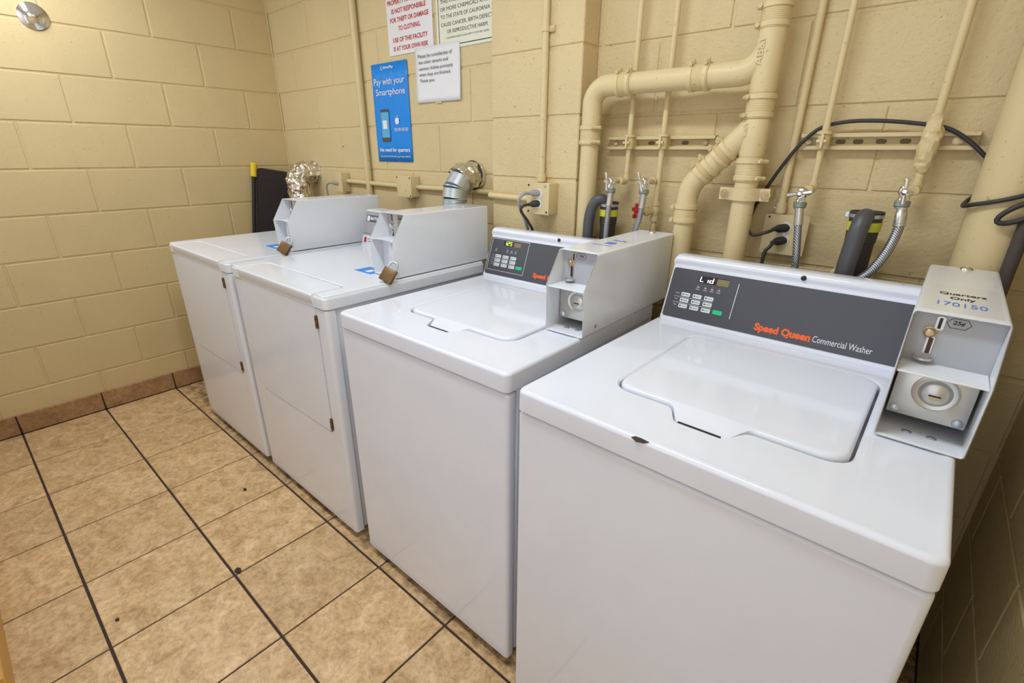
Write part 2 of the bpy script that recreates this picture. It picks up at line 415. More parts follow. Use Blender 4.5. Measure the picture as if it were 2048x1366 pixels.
# ------------------------------------------------------------------ washers
def sstep(x, a, b): t = max(0, min(1, (x - a)/(b - a))); return t*t*(3 - 2*t)
def rrloop(x0, x1, y0, y1, r, z, bumpf=None, zf=None, nc=6, nf=44, ns=6):
    p = arcpts(x0+r, y0+r, r, PI, 1.5*PI, nc)
    p += [(x0 + r + (x1 - x0 - 2*r) * i / nf, y0) for i in range(1, nf)]
    p += arcpts(x1-r, y0+r, r, 1.5*PI, 2*PI, nc) + [(x1, y0 + r + (y1-y0-2*r)*i/ns) for i in range(1, ns)]
    p += arcpts(x1-r, y1-r, r, 0, PI/2, nc) + [(x1 - r - (x1-x0-2*r)*i/nf, y1) for i in range(1, nf)]
    p += arcpts(x0+r, y1-r, r, PI/2, PI, nc) + [(x0, y1 - r - (y1-y0-2*r)*i/ns) for i in range(1, ns)]
    out = []
    for x, y in p:
        b = bumpf(x) if (bumpf and y < y0 + r * 0.6) else 0.0
        out.append(V(x, y - b * 0.046, z - (zf * b if zf else 0)))
    return out
def scoop(x): return sstep(x, 0.252, 0.288) * (1 - sstep(x, 0.362, 0.398))

def coin_shell(t, x0, x1, H, name='coin_box', m='coinwhite', yb=0.80, r=0.006, top=0.207):
    yf, yk, zk, yt = 0.278, 0.272, 0.122, 0.326
    b = bmesh.new(); loops = []
    for y in (yf - 0.03, yf + 0.02, yf + 0.07, yb - 0.004, yb):
        ins = 0.003 if y == yb else 0
        loops.append([V(px, y, pz) for px, pz in rrpoly(x0 + ins, x1 - ins, H + ins, H + top - ins, r, 4)])
    vs = [[b.verts.new(p) for p in l] for l in loops]; n = len(vs[0])
    for A, B in zip(vs, vs[1:]):
        for i in range(n): b.faces.new((A[i], A[(i+1) % n], B[(i+1) % n], B[i]))
    b.faces.new(vs[-1])
    bmesh.ops.recalc_face_normals(b, faces=b.faces[:])
    if sum(f.normal.z for f in b.faces if f.calc_center_median().z > H + top - 0.002) < 0: bmesh.ops.reverse_faces(b, faces=b.faces[:])
    for (ya, za), (yc, zc) in (((yf, H), (yk, H + zk)), ((yk, H + zk), (yt, H + top))):
        d = V(0, yc - ya, zc - za).normalized(); no = V(0, -d.z, d.y)      # outward (towards the front)
        bmesh.ops.bisect_plane(b, geom=b.verts[:] + b.edges[:] + b.faces[:], plane_co=(0, ya, za), plane_no=no, clear_outer=True)
    mb = MB(); mb.bm.free(); mb.bm = b
    o = mb.obj(name, m, t)
    s = o.modifiers.new('wall', 'SOLIDIFY'); s.thickness = 0.0028; s.offset = -1
    md = o.modifiers.new('normals', 'WEIGHTED_NORMAL'); md.keep_sharp = True
    return o

def make_washer(label, loc, rz, seg_text, led, W2=False):
    t = thing('washing_machine', label, 'washing machine', loc, rz, 'top-loading coin washers')
    W, D, H = 0.656, 0.71, 0.906
    MB().box(0.004, W - 0.004, 0.037, D, 0.035, H - 0.048, 0.004).obj('cabinet', 'enamel', t)
    MB().box(0.0, W, 0.003, 0.035, 0.026, H - 0.0495, 0.011, 4).obj('front_panel', 'enamel', t)
    for x, y in ((0.06, 0.07), (W - 0.06, 0.07), (0.06, D - 0.06), (W - 0.06, D - 0.06)):
        MB().lathe((x, y, 0.0), (0, 0, 1), [(0.024, 0), (0.024, 0.012), (0.01, 0.016), (0.01, 0.036)], 14).obj('leveling_foot', 'rubber', t)
    # top panel with the lid well
    hx0, hx1, hy0, hy1 = 0.129, 0.538, 0.144, 0.541
    L = [rrloop(0.0, W, 0.0, D, 0.016, H - 0.047), rrloop(-0.001, W + 0.001, -0.001, D, 0.016, H - 0.045), rrloop(-0.001, W + 0.001, -0.001, D, 0.018, H - 0.0085),
         rrloop(-0.0002, W + 0.0002, -0.0002, D - 0.001, 0.018, H - 0.0050), rrloop(0.002, W - 0.002, 0.002, D - 0.003, 0.018, H - 0.0018), rrloop(0.0052, W - 0.0052, 0.0052, D - 0.006, 0.018, H - 0.0002), rrloop(0.0095, W - 0.0095, 0.0095, D - 0.008, 0.018, H),
         rrloop(0.022, W - 0.022, 0.024, D - 0.02, 0.02, H - 0.0018), rrloop(hx0 - 0.02, hx1 + 0.02, hy0 - 0.055, hy1 + 0.012, 0.05, H - 0.0018),
         rrloop(hx0 - 0.004, hx1 + 0.004, hy0 - 0.004, hy1 + 0.004, 0.046, H - 0.0024, scoop), rrloop(hx0, hx1, hy0, hy1, 0.042, H - 0.006, scoop),
         rrloop(hx0 + 0.001, hx1 - 0.001, hy0 + 0.001, hy1 - 0.001, 0.041, H - 0.026, scoop)]
    MB().loft(L, False, True).obj('top_panel', 'enamel', t)
    g = 0.0045; x0, x1, y0, y1 = hx0 + g, hx1 - g, hy0 + g, hy1 - g
    L = [rrloop(x0, x1, y0, y1, 0.038, H - 0.022, scoop, 0.002), rrloop(x0, x1, y0, y1, 0.038, H - 0.004, scoop, 0.009), rrloop(x0 + 0.002, x1 - 0.002, y0 + 0.002, y1 - 0.002, 0.038, H + 0.0005, scoop, 0.0095),
         rrloop(x0 + 0.006, x1 - 0.006, y0 + 0.005, y1 - 0.006, 0.036, H + 0.0028), rrloop(x0 + 0.012, x1 - 0.012, y0 + 0.012, y1 - 0.012, 0.034, H + 0.0034)]
    lid = MB().loft(L, True, True).obj('lid', 'enamel', t)
    MB().box(0.288, 0.362, 0.0985, 0.1035, H - 0.02, H - 0.0040).obj('handle_gap_shade', 'dark', lid)  # dark strip standing in for the shade inside the handle gap
    # console: extruded profile (y, z)
    prof = [(0.600, H - 0.002), (0.600, H + 0.004), (0.6015, H + 0.008), (0.6055, H + 0.0115), (0.655, H + 0.1455), (0.656, H + 0.152), (0.6525, H + 0.158), (0.6525, H + 0.165), (0.657, H + 0.171), (0.666, H + 0.1745), (0.705, H + 0.173), (0.722, H + 0.168), (0.728, H + 0.155), (0.728, H - 0.002)]
    con = MB().prism(prof, 0.012, W - 0.014, 'x', 0.006).obj('control_console', 'enamel', t, angle=50)
    MB().lathe((0.333 if not W2 else 0.320, 0.664, H + 0.1615), (0, -1, 0.05), [(0.0062, 0), (0.0062, 0.0125), (0.0045, 0.0138), (0.0, 0.0142)], 16).obj('screw_cap', 'dark', con)
    MB().lathe((0.515, 0.678, H + 0.174), (0, 0, 1), [(0.0, -0.001), (0.0035, -0.001), (0.003, 0.001), (0, 0.001)], 10).obj('screw', 'metal', con)
    # fascia with its own tilted frame: local x right, y up the slope, z out
    a = math.radians(20.3)
    fs = MB().prism(rrpoly(0, 0.615, 0.002, 0.1385, 0.006, 3), -0.001, 0.0009, 'z').obj('fascia', 'fascia', t, (0.0165, 0.6045, H + 0.0105), (PI/2 - a, 0, 0))
    z1 = 0.0016; sx = -0.0015 if not W2 else 0.0035; oy = 0.0 if not W2 else 0.001
    def rect(name, xa, xb, ya, yb_, m, r=0.002, h=z1, par=fs):
        return MB().prism(rrpoly(xa, xb, ya, yb_, r, 2), 0.0008, h, 'z').obj(name, m, par)
    bx = [0.0385, 0.0700, 0.1015] if not W2 else [0.036, 0.072, 0.1085]
    by = [0.0635, 0.0475, 0.0315] if not W2 else [0.0665, 0.0505, 0.0345]
    kw = 0.0240 if not W2 else 0.0275
    words = [['NORMAL', 'HEAVY', 'DELICATE'], ['PERM PRESS', 'DELICATES', 'KNITS'], ['COLD', 'WARM', 'HOT']]
    for r in range(3):
        for c in range(3):
            kb = rect('button', bx[c], bx[c] + kw, by[r], by[r] + 0.0108, 'key', 0.002)
            text('lettering', words[r][c], kb, bx[c] + kw * 0.36, by[r] + 0.0040, kw * 0.5, 0.0026, 'black_ink', 0.02, z=z1 + 0.0003)
            MB().lathe((bx[c] + kw * 0.2, by[r] + 0.0054, z1), (0, 0, 1), [(0.0, 0), (0.0022, 0), (0.0022, 0.0003), (0.0014, 0.0003), (0.0014, 0)], 10).obj('symbol', 'black_ink', kb)
        text('lettering', 'Cycle %s' % 'ABC'[r] if False else ['Step', 'Cycle', 'Temp'][r], fs, bx[0] - 0.016, by[r] + 0.0045, 0.010, 0.0034, 'white_ink', 0.01, z=0.0014)
        if r: rect('key_line', bx[0] - 0.0185, bx[2] + kw, by[r] + 0.0128, by[r] + 0.0136, 'white_ink', 0.0002, 0.0013)
    gx = bx[2] + kw + 0.007
    rect('start_button', gx, gx + kw, by[2] + 0.0005, by[2] + 0.0118, 'green', 0.002, 0.0019)
    icx = [0.078, 0.0975, 0.1155, 0.133] if not W2 else [0.033, 0.088, 0.1085, 0.1275]
    for q, ix in enumerate(icx):
        MB().lathe((ix, 0.1010 + oy, 0.0008), (0, 0, 1), [(0.0, 0), (0.0009, 0), (0.0009, 0.0004), (0, 0.0004)], 8).obj('indicator', 'grey_ink', fs)
        rect('symbol', ix - 0.0034, ix + 0.0034, 0.0925 + oy, 0.0968 + oy, 'grey_ink', 0.001, 0.0012)
        text('lettering', ['RINSE', 'WASH', 'SPIN', 'DONE'][q], fs, ix - 0.005, 0.0875 + oy, 0.010, 0.0026, 'white_ink', 0.01, z=0.0013)
    dx0, dx1, dy0, dy1 = (0.0745, 0.1535, 0.1075, 0.1265) if not W2 else (0.0635, 0.144, 0.1125, 0.1305)
    disp = rect('display', dx0, dx1, dy0, dy1, 'fascia_screen', 0.001, 0.0011)
    rect('amber_label', dx1 - 0.031, dx1, dy0, dy1 - 0.002, 'amber', 0.0005, 0.0013, disp)
    # seven-segment digits
    SEG = {'a': (0, 2, 1, 2), 'b': (1, 1, 1, 2), 'c': (1, 0, 1, 1), 'd': (0, 0, 1, 0), 'e': (0, 0, 0, 1), 'f': (0, 1, 0, 2), 'g': (0, 1, 1, 1)}
    CH = {'L': 'def', 'i': 'c', 'd': 'bcdeg', '1': 'bc', '2': 'abged', '5': 'afgcd'}
    dw, dh = 0.0078, 0.0062; cx = dx0 + 0.004; cy = dy0 + 0.0035
    for ch in seg_text:
        if ch == '.':
            rect('digit_segment', cx - 0.0030, cx - 0.0014, cy - 0.0012, cy + 0.0004, led, 0.0003, 0.0015, disp); continue
        mb = MB()
        for sname in CH[ch]:
            xa, ya, xb, yb_ = SEG[sname]
            p, q = V(cx + xa*dw + ya*dh*0.12, cy + ya*dh, 0.0013), V(cx + xb*dw + yb_*dh*0.12, cy + yb_*dh, 0.0013)
            mb.box(min(p.x, q.x) - 0.0007, max(p.x, q.x) + 0.0007, min(p.y, q.y) - 0.0007, max(p.y, q.y) + 0.0007, 0.0011, 0.0015)
        mb.obj('digit', led, disp); cx += 0.0128
    if W2:
        for xa, xb, ya, yb_ in ((0.0065, 0.181, 0.1345, 0.1357), (0.0065, 0.181, 0.018, 0.0192), (0.0065, 0.0077, 0.018, 0.1357), (0.1798, 0.181, 0.018, 0.1357)):
            rect('key_line', xa, xb, ya, yb_, 'white_ink', 0.0003, 0.0013)
        text('lettering', 'Speed Queen', fs, 0.2265, 0.0155, 0.122, 0.0215, 'orange_ink', 0.05)
    else:
        MB().box(0.1772, 0.1786, 0.028, 0.121, 0.0008, 0.0013).obj('key_line', 'white_ink', fs)
        text('lettering', 'Speed Queen', fs, 0.2410, 0.0095, 0.1245, 0.0245, 'orange_ink', 0.05)
        text('lettering', 'Commercial Washer', fs, 0.3700, 0.0165, 0.116, 0.0150, 'white_ink', 0.0)
    # coin meter case
    x0, x1 = 0.5495, 0.6645; yp = 0.340
    cb = coin_shell(t, x0, x1, H + 0.0009, yb=0.772 if W2 else 0.787)
    MB().box(x0 + 0.0035, x1 - 0.0035, 0.2755, yp, H + 0.1185, H + 0.1215, 0.0008).obj('shelf', 'coinwhite', cb)
    MB().box(x0 + 0.003, x1 - 0.003, yp, yp + 0.003, H + 0.10, H + 0.2035).obj('slot_plate', 'lightgrey', cb)
    hx = (x0 + x1)/2 + 0.0005
    # coin chute: slot, drop button, lower window, rejection cup
    MB().prism(rrpoly(hx - 0.0263, hx - 0.0155, H + 0.178, H + 0.2005, 0.0035, 3), yp - 0.0022, yp, 'y').obj('chute_rim', 'metal', cb)
    MB().box(hx - 0.0232, hx - 0.0192, yp - 0.0026, yp - 0.001, H + 0.1805, H + 0.198).obj('coin_slot', 'dark', cb)
    MB().lathe((hx - 0.0298, yp, H + 0.1725), (0, -1, 0), [(0.0095, 0), (0.0095, 0.002), (0.0078, 0.0026), (0.0074, 0.006), (0.005, 0.0085), (0.0, 0.009)], 20).obj('coin_button', 'brass', cb)
    MB().prism(rrpoly(hx - 0.0312, hx - 0.0208, H + 0.136, H + 0.1665, 0.003, 3), yp - 0.002, yp, 'y').obj('chute_rim', 'metal', cb)
    MB().box(hx - 0.0284, hx - 0.0226, yp - 0.0026, yp - 0.001, H + 0.1375, H + 0.164).obj('coin_window', mat('red_dark_window', (0.05, 0.008, 0.012), 0.3), cb)
    MB().lathe((hx - 0.0285, yp - 0.006, H + 0.127), (0, 0, 1), [(0.010, 0), (0.0135, 0.002), (0.0135, 0.0055), (0.0115, 0.0055), (0.009, 0.002), (0.0, 0.002)], 20).obj('return_cup', 'metal', cb)
    hexp = [(hx - 0.0142, H + 0.1925), (hx - 0.0085, H + 0.1848), (hx + 0.0095, H + 0.1848), (hx + 0.0150, H + 0.1925), (hx + 0.0095, H + 0.2), (hx - 0.0085, H + 0.2)]
    mb = MB()
    for i in range(6):
        p, q = hexp[i], hexp[(i+1) % 6]; mb.cyl((p[0], yp - 0.0003, p[1]), (q[0], yp - 0.0003, q[1]), 0.0004, 5)
    pl = mb.obj('price_outline', 'black_ink', cb)
    text('lettering', '25¢', pl, hx - 0.0070, H + 0.1890, 0.0150, 0.0080, 'black_ink', 0.02, 0.1, loc=(0, yp - 0.0005, 0), rot=(PI/2, 0, 0), z=0)
    # lock plate
    yl = 0.330; zl0, zl1 = H + 0.0265, H + 0.1165
    lp = MB().box(x0 + 0.006, x1 - 0.007, yl, yl + 0.004, zl0, zl1, 0.0015, 2).obj('lock_plate', 'metal', cb)
    cxx, czz = hx + 0.002, H + 0.0765
    MB().lathe((cxx, yl, czz), (0, -1, 0), [(0.0, -0.001), (0.031, -0.001), (0.0305, 0.0012), (0.0275, 0.0024), (0.0245, 0.0012), (0.022, 0.0008), (0.0185, 0.0034), (0.0165, 0.0052), (0.0, 0.0058)], 40).obj('lock_dish', 'metal', lp)
    MB().prism([(cxx - 0.0078, czz - 0.0025), (cxx + 0.0078, czz - 0.0045), (cxx + 0.006, czz - 0.009), (cxx, czz - 0.0115), (cxx - 0.0055, czz - 0.0095)], yl - 0.0066, yl - 0.005, 'y').obj('key_tab', 'brass', lp)
    MB().box(cxx - 0.0078, cxx + 0.0078, yl - 0.0069, yl - 0.005, czz - 0.0042, czz - 0.0022).obj('keyhole', 'dark', lp)
    for bx_, bz_ in ((x0 + 0.016, zl1 - 0.0065), (x1 - 0.017, zl1 - 0.0065), (x0 + 0.0155, zl0 + 0.0085), (x1 - 0.0175, zl0 + 0.0085)):
        MB().lathe((bx_, yl, bz_), (0, -1, 0), [(0.0072, -0.001), (0.0072, 0.001), (0.005, 0.0028), (0.0, 0.0036)], 16).obj('bolt', 'galv', lp)
    text('lettering', 'GREENWALD', lp, cxx - 0.019, zl1 - 0.009, 0.038, 0.0042, 'black_ink', 0.01, loc=(0, yl - 0.0002, 0), rot=(PI/2, 0, 0), z=0)
    MB().box(x0 + 0.0035, x1 - 0.0035, 0.2815, yl + 0.004, H + 0.0028, H + 0.0045).obj('floor_flange', 'coinwhite', cb)
    for bx_ in (hx - 0.017, hx + 0.0155):
        MB().lathe((bx_, 0.3145, H + 0.0045), (0, 0, 1), [(0.007, 0), (0.0068, 0.0012), (0.004, 0.0026), (0.0, 0.003)], 16).obj('bolt', 'galv', cb)
    # top of the case: vault seam, lock and stickers
    zt = H + 0.2079
    MB().lathe((hx + 0.003, 0.735 if W2 else 0.765, zt), (0, 0, 1), [(0.0115, -0.001), (0.0115, 0.0015), (0.0095, 0.0045), (0.005, 0.0065), (0.0, 0.007)], 20).obj('vault_lock', 'chrome', cb)
    MB().box(x0 + 0.010, x1 - 0.010, 0.340, 0.560, zt - 0.001, zt + 0.0004).obj('sticker', mat('clear_label', (0.77, 0.765, 0.74), 0.18), cb)
    if not W2:
        text('lettering', 'Quarters', cb, x0 + 0.026, 0.472, 0.062, 0.022, 'black_ink', 0.02, z=zt + 0.0009)
        text('lettering', 'Only', cb, x0 + 0.041, 0.434, 0.033, 0.026, 'black_ink', 0.02, z=zt + 0.0009)
        text('lettering', '170150', cb, x0 + 0.026, 0.388, 0.062, 0.028, 'blue_ink', 0.0, z=zt + 0.0009)
    else:
        text('lettering', 'ShinePay', cb, x0 + 0.042, 0.515, 0.045, 0.020, 'blue_ink', 0.02, z=zt + 0.0009)
        text('lettering', '50', cb, x0 + 0.046, 0.462, 0.030, 0.034, 'blue_ink', 0.05, z=zt + 0.0009)
        text('lettering', 'QUARTERS', cb, x0 + 0.028, 0.432, 0.058, 0.014, 'blue_ink', 0.0, z=zt + 0.0009)
        MB().lathe((x1 - 0.0002, 0.335, H + 0.022), (1, 0, 0), [(0.0, -0.001), (0.0052, -0.001), (0.0052, 0.0006), (0.003, 0.0012), (0.0, 0.0012)], 12).obj('side_bolt', 'brass', cb)
    return t
w1 = make_washer('nearest top-load washer with the white Lid display and full Commercial Washer lettering', (2.695, -0.928, 0), math.radians(-1.3), 'Lid', 'led_white')
w2 = make_washer('top-load washer between the dryer and the nearest washer, display reading 1.25', (1.984, -0.893, 0), 0, '1.25', 'led_green', True)
# chipped enamel on the front edge of the nearest washer
MB().prism([(0.252, 0), (0.262, -0.0042), (0.276, -0.0015), (0.283, 0.0035), (0.268, 0.0048), (0.258, 0.004)], -0.0012, 0.0012, 'z').obj('paint_chip', 'rustmark', w1, (0, 0.0002, 0.906 - 0.0034), (math.radians(48), 0, 0), label='dark chip in the enamel')

# ------------------------------------------------------------------ dryers
def make_dryer(label, loc, rz, lock_label):
    t = thing('clothes_dryer', label, 'dryer', loc, rz, 'front-loading coin dryers')
    W, D, H = 0.680, 0.70, 0.934
    MB().box(0.006, W - 0.006, 0.034, D, 0.035, H - 0.046, 0.004).obj('cabinet', 'enamel_old', t)
    dx0, dx1, dz0 = 0.072, 0.615, 0.437
    # front frame: one plate with rounded outer edges, door sits over it
    def fr(x0_, x1_, z0_, z1_, r_, y_): return [V(p.x, y_, p.y) for p in rrloop(x0_, x1_, z0_, z1_, r_, 0, nf=6)]
    za, zb = 0.030, H - 0.0465; ga = 0.0045; ox0, ox1, oz0, oz1 = dx0 - ga, dx1 + ga, dz0 - ga, H - 0.049
    MB().loft([fr(0, W, za, zb, 0.004, 0.032), fr(0, W, za, zb, 0.004, 0.014), fr(0.0015, W - 0.0015, za + 0.0005, zb, 0.004, 0.006), fr(0.006, W - 0.006, za + 0.002, zb - 0.0002, 0.005, 0.0015), fr(0.013, W - 0.013, za + 0.006, zb - 0.0004, 0.006, 0.0),
               fr(ox0 - 0.0022, ox1 + 0.0022, oz0 - 0.0022, oz1 + 0.001, 0.026, 0.0), fr(ox0, ox1, oz0, oz1, 0.025, 0.0022), fr(ox0 + 0.0003, ox1 - 0.0003, oz0 + 0.0003, oz1 - 0.0003, 0.025, 0.0125)], False, True).obj('front_panel', 'enamel_old', t)
    for x, y in ((0.06, 0.08), (W - 0.06, 0.08), (0.06, D - 0.06), (W - 0.06, D - 0.06)):
        MB().lathe((x, y, 0.0), (0, 0, 1), [(0.022, 0), (0.022, 0.012), (0.009, 0.016), (0.009, 0.036)], 14).obj('leveling_foot', 'rubber', t)
    T = H - 0.0055
    L = [rrloop(0.0, W, 0.0, D, 0.018, H - 0.045), rrloop(-0.003, W + 0.003, -0.003, D, 0.018, H - 0.042), rrloop(-0.003, W + 0.003, -0.003, D, 0.018, H - 0.014),
         rrloop(-0.002, W + 0.002, -0.002, D - 0.001, 0.018, H - 0.009), rrloop(0.001, W - 0.001, 0.001, D - 0.002, 0.018, T)]
    top = MB().loft(L, True, True)
    # the top stands a step higher around the fold-over of the door
    gg, rn = 0.0045, 0.022; ye = 0.1105; nx0, nx1 = dx0 - gg, dx1 + gg
    poly = arcpts(0.0155, 0.0155, 0.0145, PI, 1.5*PI, 4) + [(nx0, 0.001)] + arcpts(nx0 + rn, ye - rn, rn, PI, PI/2, 5) + arcpts(nx1 - rn, ye - rn, rn, PI/2, 0, 5) + [(nx1, 0.001)] + arcpts(W - 0.0155, 0.0155, 0.0145, 1.5*PI, 2*PI, 4) + arcpts(W - 0.0155, D - 0.0175, 0.0145, 0, PI/2, 4) + arcpts(0.0155, D - 0.0175, 0.0145, PI/2, PI, 4)
    def off(d):
        out = []
        for i, p in enumerate(poly):
            a, b = Vector(poly[i-1]), Vector(poly[(i+1) % len(poly)]); c = Vector(p)
            n1 = (c - a).normalized(); n2 = (b - c).normalized(); n = Vector((-(n1.y + n2.y), n1.x + n2.x)); n.normalize()
            out.append(c + n * d / max(0.5, n.dot(Vector((-n1.y, n1.x)))))
        return out
    top.loft([[V(p[0], p[1], z) for p in off(d_)] for d_, z in ((0, T - 0.001), (0, H - 0.003), (0.0012, H - 0.0012), (0.0035, H - 0.0002), (0.006, H))], True, True)
    top.obj('top_panel', 'enamel_old', t)
    # door: front sheet that folds over the top edge
    prof = [(0.0, dz0), (-0.0015, dz0 + 0.0015), (-0.0015, H - 0.040), (-0.0008, H - 0.0385), (-0.0045, H - 0.034), (-0.0085, H - 0.011), (-0.0065, H - 0.0045), (-0.001, H - 0.0012), (0.101, H - 0.0010), (0.106, H - 0.0028), (0.106, H - 0.0054), (0.010, H - 0.0085), (0.004, H - 0.05), (0.004, dz0)]
    def loop_at(x, ins): # ins pulls in the lower end and back end for rounded corners
        return [V(x, (y - ins if y > 0.05 else y), (z + ins if z < dz0 + 0.002 else z)) for y, z in prof]
    r = 0.022; loops = []
    for k in range(6):
        a = PI/2 * k / 5; loops.append(loop_at(dx0 + r * (1 - math.sin(a)) if False else dx0 + r * (1 - math.cos(a)), r * (1 - math.sin(a))))
    for k in range(6):
        a = PI/2 * (5 - k) / 5; loops.append(loop_at(dx1 - r * (1 - math.cos(a)), r * (1 - math.sin(a))))
    d = MB().loft(loops, True, True).obj('door', 'enamel_old', t, angle=35)
    MB().box(dx0 - 0.003, dx1 + 0.003, 0.004, 0.1095, H - 0.009, H - 0.0050).obj('door_gap_shade', 'lightgrey', t)  # grey strip that paints the shaded gap line around the door fold
    for hz in (H - 0.092, dz0 + 0.035):
        h = MB().cyl((dx1 + 0.002, -0.0030, hz - 0.021), (dx1 + 0.002, -0.0030, hz + 0.021), 0.0042, 10).box(dx1 + 0.001, dx1 + 0.010, -0.002, 0.0015, hz - 0.021, hz + 0.021).obj('hinge', 'brass_dark', t)
        for q in (-0.009, 0.009): MB().cyl((dx1 + 0.002, -0.0030, hz + q - 0.001), (dx1 + 0.002, -0.0030, hz + q + 0.001), 0.0048, 10).obj('knuckle_gap', 'dark', h)
    # rear console
    cy = 0.575
    prof = [(cy, H - 0.001), (cy + 0.0138, H + 0.047), (cy + 0.0455, H + 0.155), (cy + 0.054, H + 0.159), (cy + 0.115, H + 0.159), (cy + 0.115, H - 0.001)]
    con = MB().prism(prof, 0.003, 0.533, 'x', 0.003).obj('control_console', 'enamel_old', t)
    a = math.radians(16.36)
    fs = MB().prism(rrpoly(0.0, 0.522, 0.050, 0.158, 0.002, 2), 0.0, 0.0012, 'z').obj('fascia', mat('silver_fascia', (0.40, 0.40, 0.39), 0.35, 0.3), t, (0.007, cy - 0.0004, H), (PI/2 - a, 0, 0))
    bd = MB().box(0.012, 0.115, 0.1115, 0.1415, 0.001, 0.0016).obj('brand_plate', 'fascia', fs)
    text('lettering', 'MAYTAG', bd, 0.042, 0.1195, 0.066, 0.0155, 'white_ink', 0.04, z=0.0020)
    MB().box(0.017, 0.036, 0.1145, 0.138, 0.0014, 0.0019).obj('emblem', 'white_ink', bd)
    for q, (zz, n) in enumerate(((0.101, 0.10), (0.096, 0.11), (0.091, 0.09), (0.079, 0.12), (0.074, 0.10), (0.069, 0.115))):
        MB().box(0.012, 0.012 + n, zz, zz + 0.0019, 0.001, 0.0014).obj('print_line', 'grey_ink', fs)
    MB().box(0.0, 0.5, 0.0575, 0.0590, 0.001, 0.0014).obj('print_line', 'black_ink', fs)
    st = MB().box(0.012, 0.095, 0.014, 0.042, 0.0002, 0.0012).obj('sticker', 'paper', fs)
    MB().box(0.014, 0.032, 0.016, 0.040, 0.0012, 0.0016).obj('red_mark', 'red_ink', st)
    text('lettering', 'WARNING', st, 0.037, 0.029, 0.052, 0.008, 'red_ink', 0.02, z=0.0017)
    text('lettering', '10 MIN 25¢', st, 0.037, 0.018, 0.052, 0.008, 'red_ink', 0.02, z=0.0017)
    # blue sticker lying on the top beside the coin box
    sk = MB().box(0.430, 0.535, 0.262, 0.330, H, H + 0.0004).obj('sticker', 'poster', t, label='blue sticker flat on the dryer top')
    MB().box(0.478, 0.504, 0.276, 0.306, H + 0.0004, H + 0.0007).obj('white_square', 'paper', sk)
    # coin box
    x0, x1 = 0.537, 0.668; yp = 0.352
    cb = coin_shell(t, x0, x1, H + 0.003, yb=0.735, r=0.003, top=0.209, m='enamel_old')
    sp = MB().box(x0 + 0.003, x1 - 0.003, yp, yp + 0.003, H + 0.12, H + 0.206).obj('slot_plate', 'metal', cb)
    cx = x0 + 0.028
    MB().box(cx - 0.002, cx + 0.002, yp - 0.001, yp + 0.001, H + 0.18, H + 0.203).obj('coin_slot', 'dark', sp)
    MB().lathe((cx, yp, H + 0.166), (0, -1, 0), [(0.009, 0), (0.009, 0.006), (0.007, 0.011), (0.0, 0.013)], 16).obj('coin_button', 'chrome', sp)
    MB().box(cx - 0.003, cx + 0.003, yp - 0.001, yp + 0.001, H + 0.128, H + 0.15).obj('coin_window', 'dark', sp)
    MB().cyl((cx - 0.004, yp - 0.004, H + 0.131), (cx + 0.004, yp - 0.002, H + 0.147), 0.002, 8).obj('return_lever', 'chrome', sp)
    MB().box(x0 + 0.062, x1 - 0.006, yp - 0.0016, yp, H + 0.132, H + 0.204).obj('instruction_label', mat('brown_label', (0.36, 0.27, 0.19), 0.5), sp)
    text('lettering', 'INSERT', sp, x0 + 0.066, H + 0.188, 0.038, 0.007, 'black_ink', 0.02, loc=(0, yp - 0.002, 0), rot=(PI/2, 0, 0), z=0)
    text('lettering', 'COIN', sp, x0 + 0.066, H + 0.160, 0.030, 0.007, 'black_ink', 0.02, loc=(0, yp - 0.002, 0), rot=(PI/2, 0, 0), z=0)
    # shelf bowed between the two compartments
    pr = [(x0 + 0.003, H + 0.1235)] + [(x0 + 0.003 + (x1 - x0 - 0.006) * k / 10, H + 0.1265 + 0.004 * math.sin(PI * k / 10)) for k in range(11)] + [(x1 - 0.003, H + 0.1235)]
    pr = pr[:-1] + [(x0 + 0.003 + (x1 - x0 - 0.006) * k / 10, H + 0.1235 + 0.004 * math.sin(PI * k / 10)) for k in range(10, 0, -1)]
    MB().prism(pr, 0.277, yp, 'y').obj('shelf', 'enamel_old', cb)
    MB().box(x0 + 0.003, x1 - 0.003, 0.320, 0.324, H + 0.004, H + 0.123, 0.001).obj('vault_door', 'enamel_old', cb)
    hp = MB().prism([(0.278, H + 0.020), (0.283, H + 0.108), (0.290, H + 0.116), (0.320, H + 0.118), (0.320, H + 0.02)], x1 - 0.036, x1 - 0.033, 'x').box(x1 - 0.036, x1 - 0.016, 0.287, 0.290, H + 0.022, H + 0.114).obj('hasp', 'enamel_old', cb)
    MB().lathe((x0 + 0.072, 0.66, H + 0.212), (0, 0, 1), [(0.0085, -0.001), (0.0085, 0.0016), (0.006, 0.004), (0.0, 0.0045)], 16).obj('vault_lock', 'chrome', cb)
    # padlock hanging from the hasp
    R = Matrix.Rotation(rz, 4, 'Z')
    lk = thing('padlock', lock_label, 'padlock', Vector(loc) + (R @ V(x1 + 0.006, 0.2405, H + 0.0245)), rz, 'padlocks on the dryer coin boxes')
    ax = V(-0.117, -0.560, -0.78).normalized()
    zc = -ax; yc = zc.cross(V(0.71, 0.414, -0.363)).normalized(); xc = yc.cross(zc).normalized()
    Mx = Matrix((xc, yc, zc)).transposed().to_4x4()
    MB().box(-0.0225, 0.0225, -0.0105, 0.0105, -0.026, 0.022, 0.003, 2, Mx).obj('lock_body', 'brass_dark', lk)
    MB().tube([Mx @ p for p in fillet([V(-0.0135, 0, 0.018), V(-0.0135, 0, 0.047), V(0.0135, 0, 0.047), V(0.0135, 0, 0.018)], 0.0134, 8)], 0.0038, 10).obj('shackle', 'galv', lk)
